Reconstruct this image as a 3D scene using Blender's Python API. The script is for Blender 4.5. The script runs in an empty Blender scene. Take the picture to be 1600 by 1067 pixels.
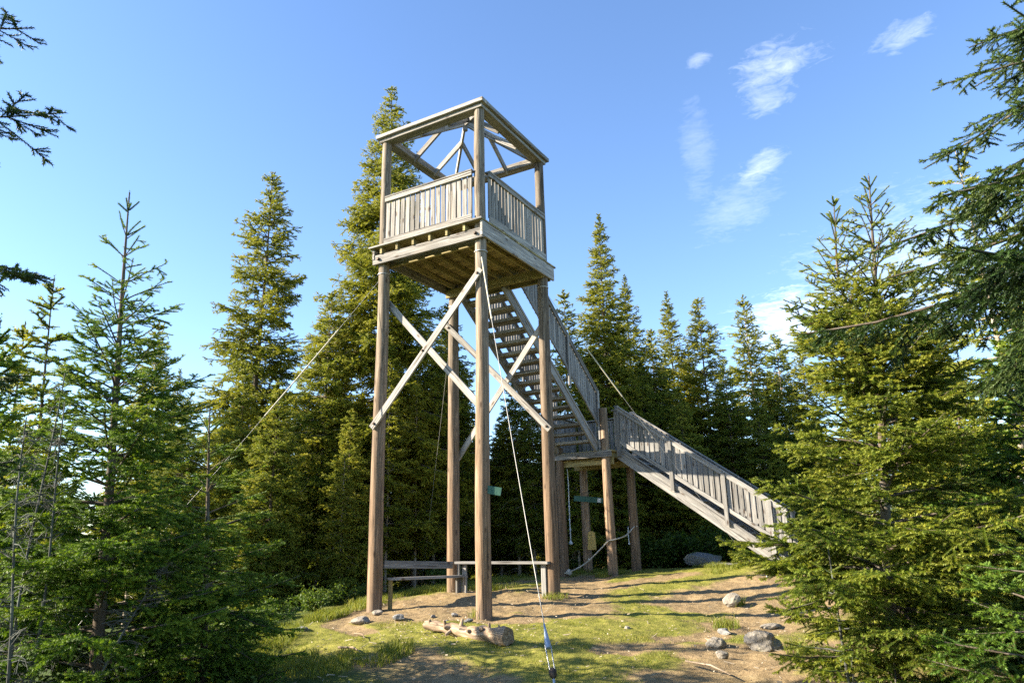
import bpy, math, random
from mathutils import Vector, Matrix
import numpy as np

scene = bpy.context.scene
COL = scene.collection
R = math.radians
SKY_SAT, SKY_VAL, SKY_HUE, EXPOSURE, DENOISE = 1.10, 1.0, .505, 2.08, False
def _h(ix,iy,seed):
    n=(ix.astype(np.int64)*374761393+iy.astype(np.int64)*668265263+seed*1442695041)&0xffffffff
    n=((n^(n>>13))*1274126177)&0xffffffff
    return ((n^(n>>16))&0xffff)/65535.0
def vnoise(x,y,seed=0):
    x=np.asarray(x,float);y=np.asarray(y,float)
    ix=np.floor(x);iy=np.floor(y);fx=x-ix;fy=y-iy
    fx=fx*fx*(3-2*fx);fy=fy*fy*(3-2*fy);ix=ix.astype(np.int64);iy=iy.astype(np.int64)
    a=_h(ix,iy,seed);b=_h(ix+1,iy,seed);c=_h(ix,iy+1,seed);d=_h(ix+1,iy+1,seed)
    return (a*(1-fx)+b*fx)*(1-fy)+(c*(1-fx)+d*fx)*fy
def fbm(x,y,oct=4,seed=0):
    s=0;a=.5
    for i in range(oct):
        s=s+a*vnoise(x*2**i+17.3*i,y*2**i-9.1*i,seed+i);a*=.5
    return s/(1-.5**oct)
GC=np.array([(0,0,0),(0,2.31,.06),(2.45,0,.147),(2.45,2.31,.2),(7.1,.7,.33),(7.1,2.05,.3),(8.4,.6,.37),(8.35,1.9,.35),
 (7.4,-3.2,.52),(8,-5,.5),(2.1,-3.9,-.13),(1.0,-1.9,-.03),(-10.5,-6.7,-.5),(-3.6,-3,-.27),(-4.5,0,-.3),(-2.6,2.2,-.22),(-.3,-4.6,-.2),(-2.5,-6.5,-.32),
 (-6.5,.3,-.4),(0.6,4.6,-.05),(-2,5.5,-.35),(4,5,.1),(-8,-9,-.5),(-12,-2,-.6),(3.5,-7,.05),(10,5,.2),(11,0,.38),(11,-4,.35),(-1.6,-.8,-.09),(4.6,-1.2,.24)],float)
def _k(r2): return np.where(r2>0,r2*np.log(np.maximum(r2,1e-12)),0)*.5
_n=len(GC);_K=_k(((GC[:,None,:2]-GC[None,:,:2])**2).sum(-1))+np.eye(_n)*.15
_P=np.c_[np.ones(_n),GC[:,:2]]
_W=np.linalg.solve(np.block([[_K,_P],[_P.T,np.zeros((3,3))]]),np.r_[GC[:,2],0,0,0])
def ground(x,y):
    x=np.asarray(x,float);y=np.asarray(y,float);sh=x.shape;x=x.ravel();y=y.ravel()
    out=np.empty(len(x))
    for i in range(0,len(x),20000):
        xs=x[i:i+20000];ys=y[i:i+20000]
        xc=np.clip(xs,-14,13);yc=np.clip(ys,-12,9)
        z=_k((xc[:,None]-GC[None,:,0])**2+(yc[:,None]-GC[None,:,1])**2)@_W[:_n]+_W[_n]+_W[_n+1]*xc+_W[_n+2]*yc
        d=np.hypot((xs-1)*.95,ys+1.5)
        s=np.clip(d-10.5,0,None)
        z=np.clip(z,-.9,.7)-7*(1-np.exp(-(s/16)**1.5))
        r=np.hypot(xs,ys)
        z=z+(fbm(xs*.9,ys*.9,3,5)-.5)*.09+(fbm(xs*.05,ys*.05,3,8)-.5)*np.clip((r-20)/40,0,1)*6
        out[i:i+20000]=z
    return out.reshape(sh)
# ------------------------------------------------------------------ materials
def new_mat(name):
    m = bpy.data.materials.new(name)
    m.use_nodes = True
    nt = m.node_tree
    nt.nodes.clear()
    return m, nt

class G:
    """tiny node-graph helper"""
    def __init__(s, nt): s.nt = nt
    def n(s, t, **kw):
        nd = s.nt.nodes.new(t)
        for k, v in kw.items(): setattr(nd, k, v)
        return nd
    def l(s, a, b): s.nt.links.new(a, b)
    def put(s, sock, v):
        if hasattr(v, 'is_output'): s.l(v, sock)
        else: sock.default_value = v
    def attr(s, name):
        return s.n('ShaderNodeAttribute', attribute_name=name)
    def math(s, op, a, b=0.0, clamp=False):
        nd = s.n('ShaderNodeMath', operation=op); nd.use_clamp = clamp
        s.put(nd.inputs[0], a); s.put(nd.inputs[1], b)
        return nd.outputs[0]
    def vmul(s, v, c):
        nd = s.n('ShaderNodeVectorMath', operation='MULTIPLY')
        s.l(v, nd.inputs[0]); nd.inputs[1].default_value = c
        return nd.outputs[0]
    def dot(s, v, c):
        nd = s.n('ShaderNodeVectorMath', operation='DOT_PRODUCT')
        s.l(v, nd.inputs[0]); nd.inputs[1].default_value = c
        return nd.outputs['Value']
    def noise(s, v, scale, detail=4, rough=.55, dist=0.0):
        nd = s.n('ShaderNodeTexNoise')
        s.l(v, nd.inputs['Vector'])
        nd.inputs['Scale'].default_value = scale; nd.inputs['Detail'].default_value = detail
        nd.inputs['Roughness'].default_value = rough; nd.inputs['Distortion'].default_value = dist
        return nd.outputs['Fac']
    def ramp(s, f, stops):
        nd = s.n('ShaderNodeValToRGB')
        cr = nd.color_ramp
        while len(cr.elements) > 1: cr.elements.remove(cr.elements[-1])
        for i, (p, c) in enumerate(stops):
            e = cr.elements[0] if i == 0 else cr.elements.new(p)
            e.position = p; e.color = (*c, 1) if len(c) == 3 else c
        s.l(f, nd.inputs[0])
        return nd.outputs[0]
    def mix(s, f, a, b, mode='MIX'):
        nd = s.n('ShaderNodeMix', data_type='RGBA', blend_type=mode)
        s.put(nd.inputs[0], f)
        for i, v in ((6, a), (7, b)):
            if hasattr(v, 'is_output'): s.l(v, nd.inputs[i])
            else: nd.inputs[i].default_value = (*v, 1)
        return nd.outputs[2]
    def mapr(s, v, a, b, c, d):
        nd = s.n('ShaderNodeMapRange'); nd.clamp = True
        s.l(v, nd.inputs[0])
        for i, x in enumerate((a, b, c, d)): nd.inputs[i + 1].default_value = x
        return nd.outputs[0]
    def bump(s, h, strength, dist=.01):
        nd = s.n('ShaderNodeBump'); nd.inputs['Strength'].default_value = strength
        nd.inputs['Distance'].default_value = dist
        s.l(h, nd.inputs['Height'])
        return nd.outputs[0]
    def out(s, shader):
        o = s.n('ShaderNodeOutputMaterial'); s.l(shader, o.inputs['Surface'])
    def pbr(s, col, rough=.8, normal=None, spec=.3, metal=0.0):
        p = s.n('ShaderNodeBsdfPrincipled')
        s.put(p.inputs['Base Color'], col if hasattr(col, 'is_output') else (*col, 1))
        s.put(p.inputs['Roughness'], rough)
        p.inputs['Specular IOR Level'].default_value = spec
        p.inputs['Metallic'].default_value = metal
        if normal is not None: s.l(normal, p.inputs['Normal'])
        return p.outputs[0]

def wood(name, light, dark, tintc, low=None, knots=True):
    """timber: grain runs along the 'gc' x axis stored on every board"""
    m, nt = new_mat(name); g = G(nt)
    gc = g.attr('gc').outputs['Vector']; tn = g.attr('tn').outputs['Fac']
    fine = g.noise(g.vmul(gc, (2.2, 55, 55)), 1.0, 5, .65)
    mid = g.noise(g.vmul(gc, (1.1, 24, 24)), 1.0, 5, .7, .8)
    blot = g.noise(g.vmul(gc, (2.2, 5, 5)), 1.0, 4, .6)
    col = g.ramp(mid, [(.36, tuple(c * .8 for c in dark)), (.5, dark), (.64, light)])
    col = g.mix(g.mapr(fine, .35, .60, .45, 0), col, tuple(c * .5 for c in dark))
    col = g.mix(g.mapr(blot, .5, .75, 0, .38), col, tintc)
    if low is not None:
        geo = g.n('ShaderNodeNewGeometry')
        sep = g.n('ShaderNodeSeparateXYZ'); g.l(geo.outputs['Position'], sep.inputs[0])
        zz = g.math('ADD', sep.outputs[2], g.math('MULTIPLY', blot, 2.5))
        lowc = g.ramp(mid, [(.36, tuple(c * .42 for c in low)), (.5, tuple(c * .75 for c in low)), (.64, tuple(c * 1.25 for c in low))])
        col = g.mix(g.mapr(zz, 3.0, 7.5, .85, 0.0), col, lowc)
        dirt = g.mapr(g.math('ADD', sep.outputs[2], g.math('MULTIPLY', mid, .5)), .25, .75, .5, 0)
        col = g.mix(dirt, col, (.16, .13, .10))
    # drying cracks
    cr = g.noise(g.vmul(gc, (.8, 30, 30)), 1.0, 3, .55, .4)
    ck = g.math('MULTIPLY', g.mapr(cr, .34, .40, 1, 0), .85)
    col = g.mix(ck, col, (.035, .028, .022))
    if knots:
        vo = g.n('ShaderNodeTexVoronoi'); vo.feature = 'F1'
        g.l(g.vmul(gc, (2.6, 7, 7)), vo.inputs['Vector']); vo.inputs['Scale'].default_value = 1.0
        col = g.mix(g.mapr(vo.outputs['Distance'], .08, .2, .85, 0), col, (.07, .045, .03))
    hsv = g.n('ShaderNodeHueSaturation'); g.l(col, hsv.inputs['Color'])
    g.l(g.mapr(tn, 0, 1, .62, 1.22), hsv.inputs['Value'])
    h = g.math('ADD', g.math('MULTIPLY', fine, .6), g.math('MULTIPLY', ck, -1.2))
    g.out(g.pbr(hsv.outputs[0], .82, g.bump(h, .5, .004), .2))
    return m

def foliage(name, cols, trans=.35):
    m, nt = new_mat(name); g = G(nt)
    t = g.attr('tint').outputs['Fac']
    oi = g.n('ShaderNodeObjectInfo')
    t2 = g.math('ADD', t, g.mapr(oi.outputs['Random'], 0, 1, -.12, .12))
    col = g.ramp(t2, cols)
    d = g.pbr(col, .55, None, .25)
    tr = g.n('ShaderNodeBsdfTranslucent')
    g.l(g.mix(1.0, col, (1.0, 1.0, .45), 'MULTIPLY'), tr.inputs['Color'])
    mx = g.n('ShaderNodeMixShader'); mx.inputs[0].default_value = trans
    g.l(d, mx.inputs[1]); g.l(tr.outputs[0], mx.inputs[2])
    g.out(mx.outputs[0])
    return m

def bark(name, a, b, lich):
    m, nt = new_mat(name); g = G(nt)
    tc = g.n('ShaderNodeTexCoord').outputs['Object']
    n1 = g.noise(g.vmul(tc, (14, 14, 4)), 1.0, 5, .65)
    n2 = g.noise(tc, 3.0, 4, .6)
    col = g.ramp(n1, [(.35, a), (.65, b)])
    col = g.mix(g.mapr(n2, .5, .68, 0, .7), col, lich)
    g.out(g.pbr(col, .9, g.bump(n1, .6, .01), .1))
    return m

def stone(name, a, b, moss):
    m, nt = new_mat(name); g = G(nt)
    tc = g.n('ShaderNodeTexCoord').outputs['Object']
    n1 = g.noise(tc, 5.0, 8, .65); n2 = g.noise(tc, 22.0, 4, .6); n3 = g.noise(tc, 2.2, 4, .6)
    col = g.ramp(n1, [(.3, a), (.7, b)])
    col = g.mix(g.mapr(n2, .55, .7, 0, .5), col, tuple(c * 1.35 for c in b))
    geo = g.n('ShaderNodeNewGeometry'); sep = g.n('ShaderNodeSeparateXYZ')
    g.l(geo.outputs['Normal'], sep.inputs[0])
    mk = g.math('MULTIPLY', g.mapr(n3, .5, .6, 0, .8), g.mapr(sep.outputs[2], -.2, .6, .2, 1))
    col = g.mix(mk, col, moss)
    hh = g.math('ADD', n1, g.math('MULTIPLY', n2, .4))
    g.out(g.pbr(col, .9, g.bump(hh, .7, .03), .15))
    return m

def plain(name, a, b, scale=20, rough=.6, metal=0.0):
    m, nt = new_mat(name); g = G(nt)
    tc = g.n('ShaderNodeTexCoord').outputs['Object']
    n1 = g.noise(tc, scale, 5, .65)
    g.out(g.pbr(g.ramp(n1, [(.35, a), (.65, b)]), rough, g.bump(n1, .2, .003), .4, metal))
    return m

M = {}
M['plank'] = wood('weathered_plank', (.45, .425, .385), (.25, .235, .212), (.33, .275, .205))
M['post'] = wood('round_post', (.38, .325, .255), (.185, .15, .11), (.30, .215, .135), low=(.29, .185, .11))
M['treated'] = wood('treated_timber', (.48, .40, .19), (.31, .255, .115), (.42, .34, .14))
M['stair'] = wood('stair_timber', (.385, .37, .345), (.225, .218, .205), (.31, .28, .24))
M['log'] = wood('dry_log', (.46, .375, .27), (.23, .165, .11), (.38, .25, .14))
M['bark'] = bark('spruce_bark', (.06, .045, .033), (.13, .105, .08), (.18, .18, .15))
M['sunlit_trunk'] = bark('sunlit_bark', (.20, .16, .12), (.38, .31, .23), (.42, .40, .34))  # spruce bark lightened; the sun on these stems is in the colour
M['greybark'] = bark('lichen_twigs', (.045, .045, .04), (.11, .115, .10), (.14, .16, .135))
FC = [(0.0, (0.161, 0.111, 0.049)), (.06, (0.161, 0.111, 0.049)), (.09, (0.053, 0.101, 0.015)), (.4, (0.125, 0.174, 0.021)),
      (.7, (0.220, 0.244, 0.029)), (1.0, (0.367, 0.339, 0.044))]
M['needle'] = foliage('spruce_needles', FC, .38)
M['needle_shaded'] = foliage('shaded_spruce_needles', [(0.0, (0.124, 0.101, 0.037)), (.06, (0.124, 0.101, 0.037)), (.09, (0.034, 0.079, 0.011)), (.4, (0.068, 0.135, 0.016)),  # spruce needles with the shade of the backlit trees mixed into the colour
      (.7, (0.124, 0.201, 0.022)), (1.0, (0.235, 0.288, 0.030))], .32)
M['needle_sunlit'] = foliage('sunlit_spruce_needles', [(0.0, (0.155, 0.116, 0.047)), (.06, (0.155, 0.116, 0.047)), (.09, (0.072, 0.109, 0.014)), (.4, (0.162, 0.190, 0.021)),  # spruce needles yellowed and lightened; the low sun's gold is in the colour
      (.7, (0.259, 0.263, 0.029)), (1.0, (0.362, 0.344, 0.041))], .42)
M['needle_silhouette'] = foliage('silhouetted_needles', [(0.0, (.05, .04, .025)), (.06, (.05, .04, .025)), (.09, (.012, .030, .007)), (.4, (.025, .055, .011)), (.7, (.05, .085, .016)), (1.0, (.10, .13, .025))], .2)  # needles darkened further so edge branches read as silhouettes; shade in the colour
M['leaf'] = foliage('shrub_leaves', [(0.0, (.025, .055, .010)), (.5, (.06, .11, .016)), (1.0, (.14, .18, .024))], .45)
M['grassb'] = foliage('grass_blades', [(0.0, (.07, .115, .018)), (.5, (.19, .215, .03)), (.8, (.30, .28, .055)), (1.0, (.38, .32, .13))], .4)
M['rock'] = stone('grey_rock', (.10, .10, .10), (.25, .245, .235), (.07, .09, .03))
M['palerock'] = stone('pale_rock', (.15, .135, .11), (.31, .275, .225), (.12, .12, .05))
M['metal'] = plain('galvanised_metal', (.32, .33, .34), (.5, .5, .5), 40, .45, .8)
M['wire'] = plain('steel_wire', (.30, .29, .26), (.42, .40, .36), 60, .5, .3)
M['sleeve'] = plain('pale_wire_sleeve', (.42, .38, .28), (.52, .48, .36), 30, .6)
M['blue'] = plain('blue_grey_fitting', (.22, .28, .38), (.34, .40, .50), 30, .5, .3)
M['bolt'] = plain('rusty_bolt', (.03, .025, .02), (.09, .06, .04), 60, .6, .5)
M['green'] = plain('green_paint', (.02, .085, .06), (.05, .13, .09), 25, .6)
M['yellow'] = plain('yellow_plywood', (.52, .33, .08), (.66, .45, .14), 12, .6)
M['white'] = plain('white_paint', (.62, .62, .60), (.76, .75, .72), 20, .6)
M['rope'] = plain('old_rope', (.30, .27, .22), (.52, .48, .40), 90, .9)
M['bluerope'] = plain('pale_blue_rope', (.40, .46, .52), (.62, .66, .70), 90, .9)
M['chip'] = plain('wood_chips', (.22, .18, .12), (.42, .36, .28), 8, .9)

def ground_mat():
    m, nt = new_mat('soil_and_turf'); g = G(nt)
    geo = g.n('ShaderNodeNewGeometry'); P = geo.outputs['Position']
    gm = g.attr('turf').outputs['Fac']; far = g.attr('far').outputs['Fac']
    n1 = g.noise(P, 1.4, 6, .6); n2 = g.noise(P, 9.0, 6, .7); n3 = g.noise(P, 45.0, 4, .65); n4 = g.noise(P, 3.2, 5, .65)
    soil = g.ramp(n2, [(.28, (0.130, 0.091, 0.046)), (.5, (0.235, 0.169, 0.090)), (.72, (0.330, 0.251, 0.143))])
    soil = g.mix(g.mapr(n1, .45, .65, 0, .5), soil, (0.190, 0.133, 0.069))
    soil = g.mix(g.mapr(n3, .58, .68, 0, .6), soil, (0.370, 0.295, 0.176))
    soil = g.mix(g.mapr(n3, .30, .38, .6, 0), soil, (0.100, 0.069, 0.040))
    turf = g.ramp(n2, [(.28, (.075, .085, .016)), (.5, (.165, .168, .03)), (.72, (.27, .235, .06))])
    turf = g.mix(g.mapr(n3, .5, .66, 0, .45), turf, (.33, .26, .10))
    edge = g.math('ADD', gm, g.math('ADD', g.math('MULTIPLY', g.math('SUBTRACT', n2, .5), .9), g.math('MULTIPLY', g.math('SUBTRACT', n3, .5), .8)))
    col = g.mix(g.mapr(edge, .28, .78, 0, 1), soil, turf)
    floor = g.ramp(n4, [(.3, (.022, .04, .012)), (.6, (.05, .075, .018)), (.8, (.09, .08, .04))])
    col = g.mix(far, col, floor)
    h = g.math('ADD', g.math('MULTIPLY', n2, 1.0), g.math('MULTIPLY', n3, .5))
    g.out(g.pbr(col, .95, g.bump(h, .8, .03), .08))
    return m
M['ground'] = ground_mat()
# ------------------------------------------------------------------ object helpers
def tag(o, label=None, cat=None, group=None, kind=None):
    if label: o['label'] = label
    if cat: o['category'] = cat
    if group: o['group'] = group
    if kind: o['kind'] = kind
    return o

def empty(name, loc, label, cat, group=None):
    o = bpy.data.objects.new(name, None)
    o.empty_display_size = .2
    COL.objects.link(o); o.location = loc
    return tag(o, label, cat, group)

def link(name, me, parent=None, loc=None):
    o = bpy.data.objects.new(name, me); COL.objects.link(o)
    if loc is not None: o.location = loc
    if parent is not None:
        o.parent = parent
        if loc is None:                      # mesh given in world coordinates
            w = Vector((0, 0, 0)); q = parent
            while q is not None: w += q.location; q = q.parent
            o.location = -w
    return o

RNG = random.Random(7)

class MB:
    """collects boards, posts and tubes with grain coordinates; builds ONE mesh"""
    def __init__(s): s.v = []; s.f = []; s.gc = []; s.tn = []; s.sm = []
    def add(s, vs, gcs, fs, smooth=False, tint=None):
        b = len(s.v); t = RNG.random() if tint is None else tint
        s.v += [tuple(x) for x in vs]; s.gc += [tuple(x) for x in gcs]; s.tn += [t] * len(vs)
        for q in fs: s.f.append(tuple(b + i for i in q)); s.sm.append(smooth)
    def board(s, p0, p1, w, h, up=(0, 0, 1), tint=None):
        """plank from p0 to p1, w sideways, h along up; arrises slightly chamfered"""
        p0 = Vector(p0); p1 = Vector(p1); a = (p1 - p0); L = a.length; a.normalize()
        up = Vector(up); sd = a.cross(up)
        if sd.length < 1e-4: sd = a.cross(Vector((1, 0, 0)))
        sd.normalize(); u = sd.cross(a)
        c = min(w, h) * .10; c = min(c, .006)
        prof = [(-w/2+c, -h/2), (w/2-c, -h/2), (w/2, -h/2+c), (w/2, h/2-c), (w/2-c, h/2), (-w/2+c, h/2), (-w/2, h/2-c), (-w/2, -h/2+c)]
        o = (RNG.uniform(0, 50), RNG.uniform(0, 50), RNG.uniform(0, 50))
        vs = []; gs = []
        for e, pt in ((0, p0), (L, p1)):
            for x, y in prof:
                vs.append(pt + sd * x + u * y); gs.append((e + o[0], x + o[1], y + o[2]))
        n = 8
        fs = [(i, i + n, (i + 1) % n + n, (i + 1) % n) for i in range(n)] + [tuple(range(n)), tuple(range(2 * n - 1, n - 1, -1))]
        s.add(vs, gs, fs, False, tint)
        return s
    def tube(s, pts, rad, n=10, cap=True, tint=None, wob=0.0):
        pts = [Vector(p) for p in pts]; k = len(pts)
        if not hasattr(rad, '__len__'): rad = [rad] * k
        o = (RNG.uniform(0, 50), RNG.uniform(0, 50), RNG.uniform(0, 50))
        vs = []; gs = []; L = 0; ref = None
        for i, p in enumerate(pts):
            t = (pts[min(i + 1, k - 1)] - pts[max(i - 1, 0)]).normalized()
            if ref is None: ref = Vector((1, 0, 0)) if abs(t.x) < .9 else Vector((0, 1, 0))
            a = (ref - t * ref.dot(t)).normalized(); b = t.cross(a); ref = a
            if i: L += (p - pts[i - 1]).length
            for j in range(n):
                th = 2 * math.pi * j / n
                r = rad[i] * (1 + wob * (math.sin(3 * th + i * .7 + o[0]) * .5 + math.sin(5 * th - i * 1.3 + o[1]) * .5))
                d = a * math.cos(th) + b * math.sin(th)
                vs.append(p + d * r); gs.append((L + o[0], math.cos(th) * rad[i] + o[1], math.sin(th) * rad[i] + o[2]))
        fs = []
        for i in range(k - 1):
            for j in range(n):
                fs.append((i * n + j, i * n + (j + 1) % n, (i + 1) * n + (j + 1) % n, (i + 1) * n + j))
        s.add(vs, gs, fs, True, tint)
        if cap:
            for i in (0, k - 1):
                q = list(range(i * n, i * n + n))
                if i == 0: q.reverse()
                s.add([vs[x] for x in q], [gs[x] for x in q], [tuple(range(n))], False, s.tn[-1])
        return s
    def mesh(s, name, mat):
        me = bpy.data.meshes.new(name)
        me.from_pydata(s.v, [], s.f)
        a = me.attributes.new('gc', 'FLOAT_VECTOR', 'POINT'); a.data.foreach_set('vector', np.array(s.gc, 'f').ravel())
        a = me.attributes.new('tn', 'FLOAT', 'POINT'); a.data.foreach_set('value', np.array(s.tn, 'f'))
        me.polygons.foreach_set('use_smooth', s.sm)
        me.materials.append(mat); me.update()
        return me
    def build(s, name, mat, parent=None, label=None):
        o = link(name, s.mesh(name, M[mat] if isinstance(mat, str) else mat), parent)
        if label: o['label'] = label
        return o

def tri_mesh(name, V, nper, tint, mat, tris=True):
    """V: (n*nper,3) separate polygons of nper corners, 'tint' per vertex"""
    V = np.ascontiguousarray(V, 'f').reshape(-1, 3); nv = len(V); nf = nv // nper
    me = bpy.data.meshes.new(name)
    me.vertices.add(nv); me.vertices.foreach_set('co', V.ravel())
    me.loops.add(nv); me.loops.foreach_set('vertex_index', np.arange(nv, dtype=np.int32))
    me.polygons.add(nf); me.polygons.foreach_set('loop_start', np.arange(nf, dtype=np.int32) * nper)
    a = me.attributes.new('tint', 'FLOAT', 'POINT'); a.data.foreach_set('value', np.ascontiguousarray(tint, 'f'))
    me.materials.append(mat); me.update(calc_edges=True)
    return me
# ------------------------------------------------------------------ spruces
def norm(a): return a / np.maximum(np.linalg.norm(a, axis=-1, keepdims=True), 1e-9)

def expand(P, D, L, ul, sag):
    """cut straight twigs (start P, direction D, length L) into shoots of about ul"""
    n = np.maximum(1, np.round(L / ul)).astype(int)
    idx = np.repeat(np.arange(len(L)), n)
    j = np.arange(len(idx)) - np.repeat(np.cumsum(n) - n, n)
    u = L[idx] / n[idx]; s0 = j * u
    st = P[idx] + D[idx] * s0[:, None]; st[:, 2] -= sag * s0 ** 2
    d = D[idx].copy(); d[:, 2] -= 2 * sag * (s0 + u / 2)
    return st, norm(d), u, idx, (j == n[idx] - 1)

def shoots(rng, P, D, L, tint, nN, nl, nw, stick):
    """needle-clothed shoots -> triangles"""
    n = len(L)
    ref = norm(rng.normal(size=(n, 3)))
    u = norm(np.cross(D, ref)); v = np.cross(D, u)
    tv = []; tt = []
    for j in range(nN):
        a = (j + .35) / nN; ph = j * 2.39996 + rng.uniform(0, .5)
        rad = u * math.cos(ph) + v * math.sin(ph); tan = -u * math.sin(ph) + v * math.cos(ph)
        b = P + D * (L * a)[:, None]
        ln = nl * rng.uniform(.8, 1.2, n)[:, None]
        tip = b + (D * .68 + rad * .73) * ln
        w = tan * nw * .5
        tv += [b - w, b + w, tip]
        tj = np.clip(tint + rng.normal(0, .07, n), .1, 1)
        tt += [tj, tj, tj]
    w = u * stick
    tv += [P - w, P + w, P + D * L[:, None]]
    br = np.full(n, .03); tt += [br, br, br]
    V = np.stack(tv, 1).reshape(-1, 3)
    T = np.stack(tt, 1).reshape(-1)
    return V, T

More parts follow.
